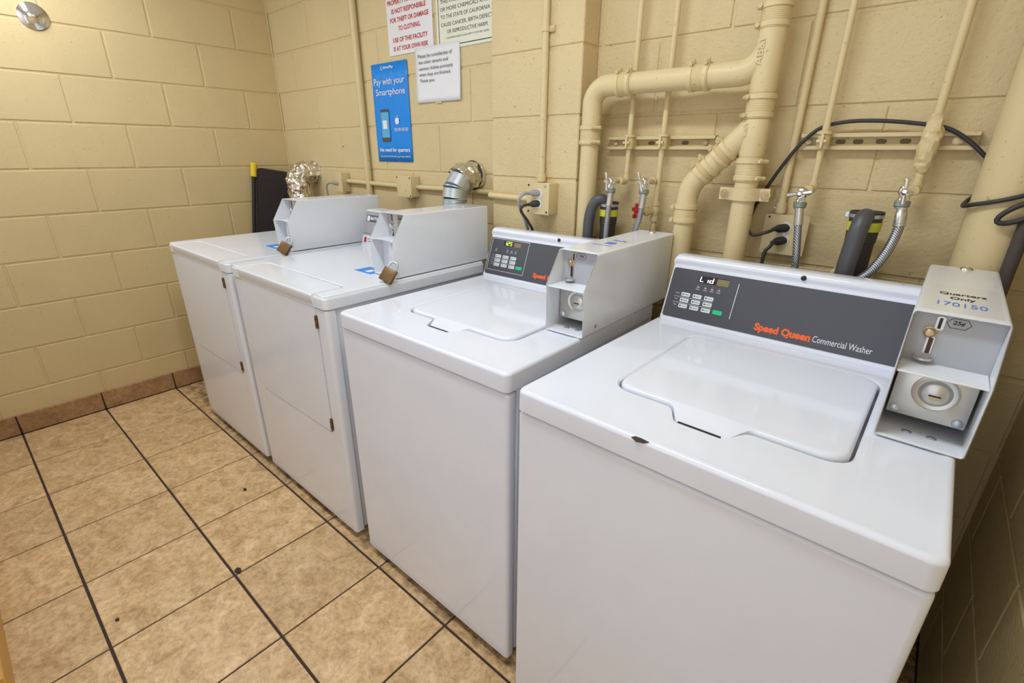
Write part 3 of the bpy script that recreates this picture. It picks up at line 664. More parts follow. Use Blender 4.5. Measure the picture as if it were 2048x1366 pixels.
    MB().lathe(Mx @ V(0, 0, -0.026), Mx @ V(0, 0, -1), [(0.006, -0.001), (0.006, 0.0008), (0.0, 0.0008)], 12).obj('key_cylinder', 'dark', lk)
    return t
d1 = make_dryer('white coin dryer standing nearest the left wall, by the corner', (0.506, -0.893, 0), 0, 'brown padlock on the coin box of the dryer by the left wall')
d2 = make_dryer('white coin dryer next to the washers, second from the left wall', (1.232, -0.893, 0), 0, 'brown padlock on the coin box of the dryer next to the washers')

# ------------------------------------------------------------------ drain plumbing on the back wall
PR, PYA = 0.0300, -0.094
SX = 2.8246
def coupling(parent, c, axis, length=0.062, bolt_dir=(-1, -0.35, 0)):
    c, axis = Vector(c), Vector(axis).normalized(); a = c - axis * length/2
    mb = MB(); n = 18; prof = [(PR, 0.0), (PR + 0.005, 0.0005)]
    for i in range(n):
        h = 0.012 + (length - 0.024) * i / (n - 1); prof.append((PR + (0.0046 if i % 2 else 0.0034), h))
    prof += [(PR + 0.005, length - 0.0005), (PR, length)]
    cp = mb.lathe(a, axis, prof, 28).obj('coupling', 'pipe', parent, angle=25)
    bd = Vector(bolt_dir); bd = (bd - axis * bd.dot(axis)).normalized(); tang = axis.cross(bd)
    for h in (0.0085, length - 0.0085):
        p = a + axis * h
        MB().lathe(p - axis * 0.006, axis, [(PR + 0.004, 0), (PR + 0.0066, 0.0008), (PR + 0.0066, 0.0112), (PR + 0.004, 0.012)], 28).obj('band', 'pipe', cp)
        q = p + bd * (PR + 0.0105)
        MB().cyl(q - tang * 0.013, q + tang * 0.011, 0.0045, 8).cyl(q + tang * 0.010, q + tang * 0.017, 0.0058, 6).box(-0.006, 0.006, -0.005, 0.005, -0.006, 0.006, 0.001, 1, Matrix.Translation(p + bd * (PR + 0.0065)) @ bd.to_track_quat('Y', 'Z').to_matrix().to_4x4()).obj('band_bolt', 'pipe', cp)
    return cp
dp = thing('drain_pipe', 'cream painted cast drain stack with two branches between the washers', 'pipe', (0, 0, 0))
zt_, zb_ = CZ, 0.45
MB().tube([(SX, PYA, zb_), (SX, PYA, CZ)], PR, 32).obj('stack_pipe', 'pipe', dp)
# upper sanitary tee: sweep branch to the left
zh = 1.540
MB().tube([(SX, PYA, 1.49), (SX, PYA, 1.505), (SX, PYA, 1.66), (SX, PYA, 1.675)], [PR + 0.001, PR + 0.0032, PR + 0.0032, PR + 0.001], 32).obj('tee_fitting', 'pipe', dp)
sw = fillet([(SX, PYA, 1.685), (SX, PYA, zh), (2.66, PYA, zh)], 0.105, 14)
MB().tube(sw, PR + 0.0015, 28).obj('tee_branch', 'pipe', dp)
MB().tube([(2.70, PYA, zh), (2.40, PYA, zh)], PR, 28).obj('branch_pipe', 'pipe', dp)
MB().tube(fillet([(2.42, PYA, zh), (2.3107, PYA, zh), (2.3107, PYA, 1.40)], 0.085, 14), PR + 0.0015, 28).obj('elbow', 'pipe', dp)
MB().tube([(2.3107, PYA, 1.42), (2.3107, PYA, 0.45)], PR, 28).obj('riser_pipe', 'pipe', dp)
coupling(dp, (2.425, PYA, zh), (1, 0, 0), 0.052, (0, -0.45, 1))
coupling(dp, (2.655, PYA, zh), (1, 0, 0), 0.058, (0, -0.45, 1))
coupling(dp, (2.3107, PYA, 1.397), (0, 0, 1), 0.060, (1, -0.8, 0))
coupling(dp, (SX, PYA, 1.662), (0, 0, 1), 0.058, (-1, -0.35, 0))
coupling(dp, (SX, PYA, 1.459), (0, 0, 1), 0.060, (-1, -0.6, 0))
coupling(dp, (SX, PYA, 1.302), (0, 0, 1), 0.060, (1, -0.5, 0))
# lower wye to the left, then an elbow down
MB().tube([(SX, PYA, 1.335), (SX, PYA, 1.345), (SX, PYA, 1.425), (SX, PYA, 1.43)], [PR + 0.001, PR + 0.003, PR + 0.003, PR + 0.001], 32).obj('wye_fitting', 'pipe', dp)
lw = fillet([(SX, PYA, 1.418), (2.6643, PYA, 1.252), (2.6643, PYA, 1.16)], 0.085, 12)
MB().tube(lw, PR + 0.001, 28).obj('wye_branch', 'pipe', dp)
MB().tube([(2.6643, PYA, 1.19), (2.6643, PYA, 0.45)], PR, 28).obj('riser_pipe', 'pipe', dp)
dv = V(SX - 2.6643, 0, 1.418 - 1.252).normalized()
coupling(dp, V(2.751, PYA, 1.344), dv, 0.044, (-0.7, -0.5, 0.7))
coupling(dp, V(2.708, PYA, 1.299), dv, 0.044, (-0.7, -0.5, 0.7))
coupling(dp, (2.6643, PYA, 1.173), (0, 0, 1), 0.056, (-1, -0.4, 0))
yaw = 0.30
text('lettering', 'AB&I', dp, 0, 0, 0.060, 0.017, 'pipe', 0.02, loc=(SX - 0.005, PYA - PR - 0.0042, 1.550), rot=(PI/2, -PI/2, 0), z=0)
text('lettering', 'USA', dp, 0, 0, 0.034, 0.013, 'pipe', 0.02, loc=(SX - 0.014, PYA - PR - 0.0030, 1.385), rot=(PI/2, -PI/2, -0.25), z=0)
# two-bolt pipe clamp on the stack
pc = thing('pipe_clamp', 'cream two-bolt clamp strapped around the drain stack', 'pipe clamp', (SX, PYA, 1.238))
MB().loft([[V(x, y, z) for x, y in [(-0.066, -0.008), (-0.042, -0.008), (-0.037, -0.014), (-0.027, -0.0265), (-0.010, -0.0365), (0.010, -0.0365), (0.027, -0.0265), (0.037, -0.014), (0.042, -0.008), (0.066, -0.008), (0.066, 0.003), (0.034, 0.003), (0.0, 0.004), (-0.034, 0.003), (-0.066, 0.003)]] for z in (-0.0165, 0.0165)], True, True).obj('strap', 'pipe', pc)
MB().box(-0.058, 0.058, 0.004, 0.086, -0.012, 0.012, 0.002).obj('wall_bracket', 'pipe', pc)
for sx_ in (-0.052, 0.055):
    b = MB().lathe((sx_, -0.008, 0), (0, -1, 0), [(0.0115, 0), (0.0115, 0.002), (0.0085, 0.0022), (0.0085, 0.008), (0.0055, 0.0082), (0.0050, 0.013), (0.0, 0.013)], 20).obj('bolt', 'brass', pc)
    MB().lathe((sx_, -0.008, 0), (0, -1, 0), [(0.0135, -0.001), (0.0135, 0.0008), (0.0, 0.0008)], 20).obj('washer', 'pipe', pc)

# ------------------------------------------------------------------ water pipes, struts, faucets, hoses
WY = -0.044
def water_pipe(label, x, zend, r=0.0085, tail=None, wrap=False):
    t = thing('water_pipe', label, 'pipe', (x, WY, 0), 0, 'painted water pipes on the back wall')
    MB().tube([(0, 0, zend), (0, 0, CZ)], r, 16).obj('pipe', 'pipe', t)
    if tail == 'elbow':
        MB().tube(fillet([(0, 0, zend + 0.012), (0, 0, zend - 0.006), (-0.004, -0.035, zend - 0.006)], 0.014, 6), r + 0.0028, 14).obj('elbow', 'pipe', t)
    return t
FZ = 1.262
p1 = water_pipe('thin cream water pipe left of the two feeding the middle washer faucets', 2.429, FZ, tail='elbow')
p2 = water_pipe('thin cream water pipe with a red shutoff valve below its faucet', 2.544, 0.6)
p3 = water_pipe('thin cream water pipe above the right washer faucet with horizontal handle', 2.979, 1.262, tail='elbow')
p4 = water_pipe('thin cream water pipe with lumpy wrapped joint near the corner pipe', 3.194, 1.270, 0.0095, tail='elbow')
wj = MB(); wj.tube(spline([(0, 0, 1.43), (0, -0.003, 1.405), (0.001, -0.006, 1.38), (-0.001, -0.004, 1.35), (0, 0, 1.315), (0, 0, 1.30)], 5), [0.0095 + 0.0105 * math.sin(PI * i / 25) ** 0.8 for i in range(26)], 18, True, lambda p: 0.0045 * noise.noise(p * 90)).obj('wrapped_joint', 'pipe', p4, label='lumpy painted wrapping', angle=20)
# strut channels
def strut(label, x0, x1, slots, bolts, clamps):
    z0, z1 = 1.3535, 1.3935; t = thing('strut_channel', label, 'strut channel', (x0, 0, z0), 0, 'strut channels on the back wall')
    L, h = x1 - x0, z1 - z0
    MB().box(0, L, -0.004, -0.0005, 0, h).box(0, L, -0.022, -0.004, 0, 0.003).box(0, L, -0.022, -0.004, h - 0.003, h).box(0, L, -0.024, -0.021, 0, 0.010, 0.001).box(0, L, -0.024, -0.021, h - 0.010, h, 0.001).obj('channel', 'pipe', t)
    for s in slots: MB().prism(rrpoly(s - x0 - 0.011, s - x0 + 0.011, h/2 - 0.0055, h/2 + 0.0055, 0.005, 4), -0.0048, -0.0035, 'y').obj('slot', mat('slot_shade', (0.20, 0.16, 0.085), 0.8) if 'slot_shade' not in bpy.data.materials else bpy.data.materials['slot_shade'], t)
    for b in bolts:
        MB().lathe((b - x0, -0.004, h/2), (0, -1, 0), [(0.0095, 0), (0.0095, 0.002), (0.0, 0.002)], 16).lathe((b - x0, -0.006, h/2), (0, -1, 0), [(0.0072, 0), (0.0072, 0.006), (0.0, 0.0065)], 6).obj('bolt', 'brass' if len(bolts) > 1 and b == bolts[-1] else 'pipe', t, angle=20)
    for c, r in clamps:
        cl = MB().lathe((c - x0, WY, h/2 - 0.0195), (0, 0, 1), [(r, 0), (r + 0.0055, 0.001), (r + 0.0055, 0.038), (r, 0.039)], 20).box(c - x0 - r - 0.0045, c - x0 + r + 0.0045, WY, -0.004, h/2 - 0.016, h/2 + 0.016, 0.001).box(c - x0 - 0.0035, c - x0 + 0.0035, WY - r - 0.016, WY - r - 0.003, h/2 - 0.017, h/2 + 0.017, 0.001).obj('pipe_strap', 'pipe', t)
        MB().lathe((c - x0, WY, h + 0.0005), (0, 0, 1), [(r, -0.004), (r + 0.010, -0.003), (r + 0.010, 0.003), (r, 0.004)], 18).obj('collar', 'pipe', cl)
        MB().cyl((c - x0 - 0.012, WY - r - 0.010, h/2), (c - x0 + 0.010, WY - r - 0.010, h/2), 0.0045, 8).obj('strap_screw', 'pipe', cl)
    return t
strut('slotted cream strut channel behind the two middle water pipes', 2.336, 2.696, [2.395, 2.488, 2.60], [2.361, 2.664], [(2.429, 0.0085), (2.544, 0.0085)])
strut('slotted cream strut channel behind the two right water pipes', 2.922, 3.279, [3.012, 3.05, 3.098, 3.146], [2.940, 3.242], [(2.979, 0.0085)])
def faucet(label, x, zc, yb, hdir, twist, hose_out):
    """hose bibb: nipple from the pipe, round body, T handle facing the room, threaded outlet below"""
    t = thing('hose_faucet', label, 'faucet', (x, yb, zc), 0, 'chrome hose faucets over the washers')
    MB().cyl((0, WY - yb, 0), (0, -0.005, 0), 0.0085, 14).lathe((0, WY - yb - 0.012, 0), (0, -1, 0), [(0.0115, 0), (0.0115, 0.012), (0.0, 0.012)], 6).obj('nipple', 'pipe', t)
    bd = MB().lathe((0, 0.010, 0), (0, -1, 0), [(0.0, 0), (0.011, 0), (0.0135, 0.006), (0.0135, 0.018), (0.010, 0.022), (0.011, 0.024), (0.011, 0.032), (0.007, 0.034), (0.006, 0.042), (0, 0.042)], 20).lathe((0, 0, -0.002), (0, -0.15, -1), [(0.011, 0), (0.0105, 0.012), (0.0125, 0.016), (0.0125, 0.024), (0.0, 0.024)], 18).obj('body', 'chrome', t)
    MB().lathe((0, -0.003, -0.022), (0, -0.12, -1), [(0.010, 0), (0.0155, 0.001), (0.0155, 0.013), (0.0125, 0.015), (0.0125, 0.018), (0, 0.018)], 20).obj('outlet_collar', 'verdigris', t)
    c, s = math.cos(twist), math.sin(twist); d = V(c, 0.0, s)
    hc = V(0, -0.036, 0)
    MB().tube([hc - d * 0.028, hc - d * 0.024, hc - d * 0.008, hc, hc + d * 0.008, hc + d * 0.024, hc + d * 0.028], [0.0042, 0.0056, 0.0034, 0.0062, 0.0034, 0.0056, 0.0042], 12).lathe(hc + V(0, 0.004, 0), (0, -1, 0), [(0.0075, 0), (0.0075, 0.008), (0.004, 0.011), (0, 0.011)], 16).obj('handle', 'chrome', t)
    return t
def hose(label, pts, r=0.0085):
    P = [Vector(p) for p in pts]; t = thing('supply_hose', label, 'hose', P[0], 0, 'steel braided supply hoses'); Q = [p - P[0] for p in P]
    sp = spline(Q, 8)
    MB().tube(sp, r, 14).obj('braided_sleeve', 'braid', t)
    dn = (sp[1] - sp[0]).normalized()
    MB().lathe(V(0, 0, 0) - dn * 0.004, dn, [(0.0105, 0), (0.0105, 0.010), (r + 0.0015, 0.012), (r + 0.0015, 0.036), (r + 0.0024, 0.037), (r + 0.0024, 0.042), (r, 0.043)], 16).obj('ferrule', 'metal', t)
    return t
FY2 = -0.118
faucet('left chrome faucet over the middle washer, handle turned upright', 2.418, 1.258, FY2, 0, math.radians(97), 0)
faucet('right chrome faucet over the middle washer, handle turned upright and slightly tilted', 2.535, 1.260, FY2, 0, math.radians(108), 0)
faucet('chrome faucet beside the outlet plate, handle turned almost level', 2.972, 1.250, FY2, 0, math.radians(12), 0)
faucet('chrome faucet nearest the corner pipe, handle turned upright', 3.179, 1.266, FY2, 0, math.radians(94), 0)
hose('braided hose from the left faucet over the middle washer', [(2.420, FY2 - 0.007, 1.217), (2.425, -0.142, 1.15), (2.425, -0.145, 1.08), (2.421, -0.142, 0.98), (2.42, -0.10, 0.8)])
hose('braided hose from the faucet beside the red shutoff valve', [(2.5365, FY2 - 0.007, 1.219), (2.533, -0.128, 1.16), (2.520, -0.128, 1.10), (2.505, -0.12, 1.0), (2.50, -0.10, 0.8)])
hose('straight braided hose hanging in front of the outlet plate', [(2.974, FY2 - 0.007, 1.209), (2.982, -0.128, 1.15), (2.993, -0.13, 1.07), (3.0, -0.13, 0.95), (3.0, -0.12, 0.8)], 0.0092)
hose('braided hose curving behind the standpipe near the corner', [(3.182, FY2 - 0.007, 1.225), (3.186, -0.13, 1.18), (3.178, -0.145, 1.13), (3.158, -0.156, 1.08), (3.125, -0.16, 1.03), (3.09, -0.15, 0.9)], 0.0105)
# shutoff valve on pipe 2
sv = thing('shutoff_valve', 'painted shutoff valve with a small red wheel handle', 'valve', (2.544, WY, 1.166))
MB().lathe((0, 0, -0.032), (0, 0, 1), [(0.0135, 0), (0.0135, 0.014), (0.010, 0.016), (0.014, 0.026), (0.014, 0.038), (0.010, 0.048), (0.0135, 0.05), (0.0135, 0.064)], 18).lathe((-0.004, -0.004, 0), (-0.55, -0.84, 0.0), [(0.0125, 0), (0.0125, 0.018), (0.015, 0.019), (0.015, 0.030), (0.007, 0.034), (0.0055, 0.060), (0, 0.060)], 16).obj('valve_body', 'pipe', sv)
vd = V(-0.55, -0.84, 0).normalized(); vc = V(-0.004, -0.004, 0) + vd * 0.058
wh = MB().lathe(vc, vd, [(0.008, 0), (0.008, 0.009), (0, 0.010)], 12)
vu = vd.cross(V(0, 0, 1)).normalized()
for k in range(5):
    a = 2*PI*k/5 + 0.3; dd = vu * math.cos(a) + V(0, 0, 1) * math.sin(a); wh.cyl(vc + vd * 0.004, vc + vd * 0.004 + dd * 0.019, 0.0045, 8); wh.lathe(vc + dd * 0.019, vd, [(0.0065, 0), (0.0075, 0.004), (0.0065, 0.008)], 10)
wh.obj('wheel_handle', 'red', sv)
# standpipes and rubber drain hoses
def standpipe(label, hlabel, x, y, zt, r, hp, hr):
    t = thing('standpipe', label, 'standpipe', (x, y, 0), 0, 'black laundry standpipes')
    MB().tube([(0, 0, 0.4), (0, 0, zt - 0.045)], r, 28).obj('pipe', 'standpipe', t)
    MB().lathe((0, 0, zt - 0.075), (0, 0, 1), [(r, 0), (r + 0.002, 0.001), (r + 0.004, 0.060), (r + 0.0055, 0.074), (r + 0.004, 0.0755), (r + 0.0005, 0.072), (r - 0.004, 0.01), (0.0, 0.01)], 32).obj('flared_rim', 'standpipe', t)
    MB().lathe((0, 0, zt - 0.046), (0, 0, 1), [(r + 0.001, 0), (r + 0.0042, 0.0), (r + 0.0056, 0.022), (r + 0.001, 0.022)], 32).obj('label_band', 'yellow_label', t, label='yellow label band')
    MB().lathe((0, 0, zt - 0.014), (0, 0, 1), [(r + 0.002, 0), (r + 0.0066, 0.0), (r + 0.0066, 0.008), (r + 0.002, 0.008)], 32).box(-r - 0.016, -r - 0.002, 0.012, 0.026, zt - 0.018, zt - 0.004, 0.001).obj('hose_clamp', 'galv', t)
    MB().box(-r - 0.012, r + 0.012, -0.01, -y - 0.001, 1.03, 1.065, 0.002).obj('wall_bracket', 'pipe', t)
    h = MB().tube(spline(hp, 10), hr, 22).obj('drain_hose', 'hose'); tag(h, hlabel, 'hose', 'grey rubber drain hoses')
standpipe('black standpipe with yellow label behind the middle washer', 'grey drain hose bending into the standpipe behind the middle washer', 2.405, -0.10, 1.19, 0.026,
          [(2.352, -0.14, 0.80), (2.352, -0.14, 1.06), (2.353, -0.138, 1.14), (2.364, -0.13, 1.185), (2.384, -0.118, 1.198), (2.402, -0.102, 1.178), (2.405, -0.10, 1.12)], 0.0175)
standpipe('wide black standpipe with yellow label left of the corner pipe', 'fat grey drain hose hooked into the standpipe near the corner', 3.117, -0.105, 1.214, 0.0305,
          [(3.105, -0.165, 0.80), (3.107, -0.165, 1.05), (3.110, -0.163, 1.13), (3.113, -0.157, 1.175), (3.116, -0.140, 1.201), (3.118, -0.120, 1.192), (3.118, -0.108, 1.12)], 0.0200)

# ------------------------------------------------------------------ electrical
def conduit(label, x, y, z0, z1, r, straps=(), coupl=None):
    t = thing('conduit', label, 'conduit', (x, y, 0), 0, 'painted vertical conduits')
    MB().tube([(0, 0, z0), (0, 0, z1)], r, 18).obj('tube', 'pipe', t)
    for z in straps:
        MB().lathe((0, 0, z - 0.009), (0, 0, 1), [(r, 0), (r + 0.0025, 0.0005), (r + 0.0025, 0.0175), (r, 0.018)], 18).box(r, r + 0.019, 0.004, r + 0.001, z - 0.009, z + 0.009, 0.001).obj('strap', 'pipe', t)
        MB().lathe((r + 0.011, 0.004, z), (0, -1, 0), [(0.0048, 0), (0.0048, 0.003), (0, 0.004)], 10).obj('strap_screw', 'pipe', t)
    if coupl: MB().lathe((0, 0, coupl), (0, 0, 1), [(r, 0), (r + 0.004, 0.001), (r + 0.004, 0.028), (r, 0.029)], 18).cyl((-r - 0.008, -0.004, coupl + 0.014), (-r, -0.002, coupl + 0.014), 0.004, 8).obj('connector', 'pipe', t)
    return t
conduit('thick cream conduit running down left of the blue poster', 0.900, -0.019, 0.5, CZ, 0.0165)
conduit('cream conduit running down the pilaster to the outlet box', 2.124, PY - 0.0135, 1.242, CZ, 0.0115, (1.721,), 1.243)
conduit('cream conduit running down to the outlet plate between the washers', 2.907, -0.016, 1.180, CZ, 0.0100, (), 1.186)
hc = thing('conduit', 'cream horizontal conduit linking the wall boxes below the posters', 'conduit', (0, -0.017, 1.183))
MB().tube([(0.69, 0, 0.004), (1.18, 0, -0.002)], 0.0115, 14).obj('tube', 'pipe', hc)
MB().tube([(1.29, 0, -0.001), (1.66, 0, 0.0)], 0.0115, 14).obj('tube', 'pipe', hc)
MB().tube(spline([(1.60, 0, 0.001), (1.80, 0, 0.0), (1.845, -0.02, 0.0), (1.865, -0.085, -0.001), (1.90, -0.092, -0.002), (2.08, -0.092, -0.004)], 6), 0.0115, 14).obj('tube', 'pipe', hc)
def wall_box(label, x0, x1, y, z0, z1, depth, screws):
    t = thing('junction_box', label, 'electrical box', (x0, y, z0), 0, 'painted wall boxes'); wdt, h = x1 - x0, z1 - z0
    MB().box(0, wdt, -depth, -0.0005, 0, h, 0.0025, 2).obj('box', 'pipe', t)
    MB().box(-0.0015, wdt + 0.0015, -depth - 0.003, -depth, -0.0015, h + 0.0015, 0.001).obj('cover', 'pipe', t)
    for sx_, sz_ in screws: MB().lathe((sx_, -depth - 0.003, sz_), (0, -1, 0), [(0.004, -0.001), (0.004, 0.0006), (0, 0.0008)], 10).obj('cover_screw', 'dark', t)
    return t
wall_box('small cream box with a grey plug beside the foil duct', 0.628, 0.688, 0, 1.130, 1.232, 0.050, ())
wall_box('blank cream junction box under the blue poster', 1.190, 1.298, 0, 1.136, 1.232, 0.052, ((0.004, 0.09), (0.10, 0.088), (0.10, 0.006)))
ob = wall_box('cream outlet box on the pilaster with two plugs', 2.092, 2.190, PY, 1.134, 1.241, 0.055, ((0.008, 0.099), (0.008, 0.008), (0.09, 0.008)))
MB().lathe((0.082, -0.058, 0.098), (0, -1, 0), [(0.005, -0.001), (0.005, 0.002), (0, 0.003)], 12).obj('cover_screw', 'metal', ob)
yb = -0.0585
for zz in (0.071, 0.036): MB().lathe((0.052, yb + 0.001, zz), (0, -1, 0), [(0.0175, 0), (0.0175, 0.002), (0.0, 0.002)], 20).obj('receptacle', 'outlet_white', ob)
def plug_cord(label, p, pts, r, m, pm, d=(-0.35, -1, 0), scale=1.0, cat='power cord'):
    p = Vector(p); d = Vector(d).normalized(); t = thing('power_cord', label, cat, p, 0)
    MB().loft([[p_ * sc + d * h for p_ in [V(0.014*c, 0, 0.012*s) for c, s in ((math.cos(2*PI*k/14), math.sin(2*PI*k/14)) for k in range(14))]] for h, sc in ((0, 0.9), (0.002, 1.0), (0.018, 0.95), (0.026, 0.6), (0.036, 0.45), (0.038, 0.42))], True, True).obj('plug', pm, t)
    q = [d * 0.034] + [Vector(a) - p for a in pts]
    MB().tube(spline(q, 8), r, 12).obj('cable', m, t)
    return t
by_ = PY - 0.0585
plug_cord('grey power cord with tan plug in the pilaster outlet box', (2.142, by_, 1.207), [(2.118, -0.205, 1.205), (2.104, -0.215, 1.175), (2.098, -0.165, 1.10), (2.092, -0.14, 1.04), (2.08, -0.12, 0.8)], 0.0055, 'cord_grey', 'plug_tan', (-0.55, -1, 0))
plug_cord('black power cord in the lower socket of the pilaster outlet box', (2.142, by_, 1.171), [(2.118, -0.205, 1.164), (2.110, -0.208, 1.145), (2.113, -0.165, 1.10), (2.118, -0.14, 1.04), (2.12, -0.12, 0.8)], 0.0048, 'rubber', 'rubber', (-0.55, -1, -0.1))
plug_cord('grey plug and cord on the small box by the foil duct', (0.640, -0.053, 1.176), [(0.60, -0.085, 1.174), (0.575, -0.085, 1.15), (0.57, -0.08, 1.05), (0.57, -0.08, 0.8)], 0.005, 'cord_grey', 'plug_tan', (-0.9, -0.6, 0))
# outlet plate on the wall between the washers
op = thing('outlet_plate', 'cream square cover plate with two sockets between the washers', 'outlet', (2.930, 0, 1.128))
MB().box(-0.050, 0.050, -0.020, -0.0005, -0.046, 0.046, 0.002).obj('box', 'pipe', op)
MB().prism(rrpoly(-0.0565, 0.0565, -0.0555, 0.0555, 0.005, 4), -0.024, -0.020, 'y').obj('cover', 'pipe', op)
for zz in (0.0195, -0.0155): MB().lathe((0.0, -0.024, zz), (0, -1, 0), [(0.0165, -0.001), (0.0165, 0.002), (0.0, 0.002)], 20).obj('receptacle', 'outlet_white', op)
MB().lathe((0.0, -0.024, 0.002), (0, -1, 0), [(0.003, -0.001), (0.003, 0.0015), (0, 0.002)], 10).obj('cover_screw', 'metal', op)
for a, b, m_ in ((-0.046, 0.047, 'dark'), (-0.046, -0.045, 'metal')): MB().lathe((a, -0.024, b), (0, -1, 0), [(0.003, -0.001), (0.003, 0.0008), (0, 0.001)], 10).obj('cover_screw', m_, op)
XC = 3.352
plug_cord('long black cord looping up over the right strut to the corner pipe', (2.930, -0.026, 1.1475),
          [(2.900, -0.080, 1.140), (2.865, -0.085, 1.128), (2.846, -0.075, 1.145), (2.846, -0.060, 1.19), (2.862, -0.032, 1.25), (2.900, -0.034, 1.326), (2.932, -0.034, 1.375), (2.966, -0.030, 1.407), (3.016, -0.028, 1.419), (3.077, -0.028, 1.420), (3.15, -0.028, 1.413), (3.216, -0.030, 1.400), (3.262, -0.030, 1.372), (3.300, -0.028, 1.338), (3.345, -0.008, 1.30), (3.300, -0.03, 1.255), (3.286, -0.078, 1.238), (3.300, -0.118, 1.243), (3.345, -0.137, 1.257), (3.40, -0.130, 1.278), (3.46, -0.09, 1.30)], 0.0046, 'rubber', 'rubber', (-0.75, -1, -0.08))
plug_cord('black cord dropping from the lower socket of the outlet plate', (2.930, -0.026, 1.1125), [(2.912, -0.076, 1.100), (2.902, -0.082, 1.08), (2.902, -0.085, 1.02), (2.905, -0.085, 0.85)], 0.0048, 'rubber', 'rubber', (-0.55, -1, -0.12))

# ------------------------------------------------------------------ corner pipe and pole
cpipe = thing('corner_pipe', 'thick cream vertical pipe in the right corner', 'pipe', (XC, -0.072, 0))
MB().tube([(0, 0, 0), (0, 0, CZ)], 0.057, 40).obj('pipe', 'pipe', cpipe)
pole = thing('dustpan_pole', 'dark rough pole with black loop handle beside the corner pipe', 'pole', (3.390, -0.132, 0))
MB().tube([(0, 0, 0), (0, 0, 1.215)], 0.0125, 20).obj('pole', 'rust', pole)
lp_ = [(-0.012 + 0.034 * math.cos(a), -0.012, 1.236 + 0.017 * math.sin(a) + 0.55 * 0.034 * math.cos(a)) for a in [2*PI*k/22 for k in range(23)]]
MB().tube(lp_, 0.0052, 10, False).tube([(0.018, -0.010, 1.256), (0.075, 0.01, 1.285)], 0.0085, 10).tube([(0.004, -0.010, 1.232), (0.0, 0.0, 1.20)], 0.010, 10).obj('loop_handle', 'rubber', pole)

# ------------------------------------------------------------------ vent ducts
def duct_path(x, yv, zc, rad, z0):
    return fillet([(x, yv, z0), (x, yv, zc), (x, 0.0, zc)], rad, 20)
crumple = lambda p: 0.012 * noise.noise(p * 26) + 0.007 * noise.noise(p * 61 + V(3, 1, 2))
t = thing('vent_duct', 'crumpled foil exhaust elbow behind the left dryer', 'vent duct', (0.315, 0, 0), 0, 'dryer exhaust ducts')
P = duct_path(0, -0.118, 1.222, 0.078, 0.55); P = [P[0]] + [P[0].lerp(P[1], k/40) for k in range(1, 40)] + P[1:-1] + [P[-2].lerp(P[-1], k/6) for k in range(1, 7)]
MB().tube(P, 0.060, 44, True, crumple).obj('foil_wrap', 'foil', t, angle=12)
MB().lathe((0, -0.012, 1.222), (0, 1, 0), [(0.060, 0), (0.066, 0.001), (0.066, 0.011)], 30).obj('wall_collar', 'foil', t)
t = thing('vent_duct', 'galvanised exhaust elbow with foil end behind the second dryer', 'vent duct', (1.688, 0, 0), 0, 'dryer exhaust ducts')
r = 0.0515; yv, zc = -0.137, 1.250; rad = 0.092
MB().tube([(0, yv, 0.55), (0, yv, zc - rad)], r - 0.001, 32).obj('duct', 'galv', t)
def gp(a): return V(0, yv + rad - rad * math.cos(a), zc - rad + rad * math.sin(a))
cuts = [0, 0.42, 0.98]
for k in range(2):
    MB().tube([gp(cuts[k]), gp(cuts[k+1])] , [r + 0.001 * (1 - k), r + 0.001 * (1 - k)], 32).obj('gore', 'galv', t)
    a = cuts[k]; ax = V(0, math.sin(a), math.cos(a)); MB().lathe(gp(a) - ax * 0.003, ax, [(r, 0), (r + 0.0035, 0.002), (r + 0.0035, 0.004), (r, 0.006)], 32).obj('seam', 'galv', t)
MB().lathe((0, yv, zc - rad - 0.012), (0, 0, 1), [(r, 0), (r + 0.0025, 0.0015), (r, 0.003)], 32).obj('seam', 'galv', t)
fp = [gp(0.92 + (PI/2 - 0.92) * k / 10) for k in range(11)] + [V(0, gp(PI/2).y + (0.0 - gp(PI/2).y) * k / 8, zc) for k in range(1, 9)]
c2 = lambda p: 0.005 + 0.008 * noise.noise(p * 32) + 0.004 * noise.noise(p * 75)
MB().tube(fp, r, 44, True, c2).obj('foil_wrap', 'foil', t, angle=12)
MB().lathe((0, -0.030, zc), (0, 1, 0), [(r + 0.002, 0), (r + 0.0085, 0.002), (r + 0.0085, 0.004), (r + 0.002, 0.006)], 32).obj('band', 'dark', t)

# ------------------------------------------------------------------ signs, notices
def on_wall(name, label, cat, x0, x1, z0, z1, y, th, m, rot=0.0):
    t = thing(name, label, cat, (x0, y, z0)); MB().box(0, x1 - x0, -th, 0, 0, z1 - z0, 0.0004).obj('panel', m, t); return t
def wtext(t, body, x, z, wd, ht, m, bold=0.0, y=-0.0016, shear=0.0):
    ox, oy, oz = t.location; return text('lettering', body, t, x - ox, z - oz, wd, ht, m, bold, shear, z=0, loc=(0, y, 0), rot=(PI/2, 0, 0))
s1 = on_wall('warning_sign', 'white sign with red lettering about property management not being responsible', 'sign', 1.140, 1.4485, 1.7535, 2.06, -0.001, 0.002, 'sign_white')
for body, x, z, wd in (('PROPERTY MANAGEMENT', 1.150, 1.948, 0.288), ('IS NOT RESPONSIBLE', 1.176, 1.914, 0.234), ('FOR THEFT OR DAMAGE', 1.162, 1.8805, 0.264), ('TO CLOTHING.', 1.218, 1.8465, 0.152), ('USE OF THIS FACILITY', 1.174, 1.8035, 0.241), ('IS AT YOUR OWN RISK', 1.175, 1.7695, 0.242)):
    wtext(s1, body, x, z, wd, 0.0185, 'red_ink', 0.03, -0.0025)
s2 = on_wall('warning_sign', 'pale sign with black border and chemical warning lettering, partly behind the pilaster', 'sign', 1.4725, 1.862, 1.7415, 2.06, -0.001, 0.002, 'sign_cream')
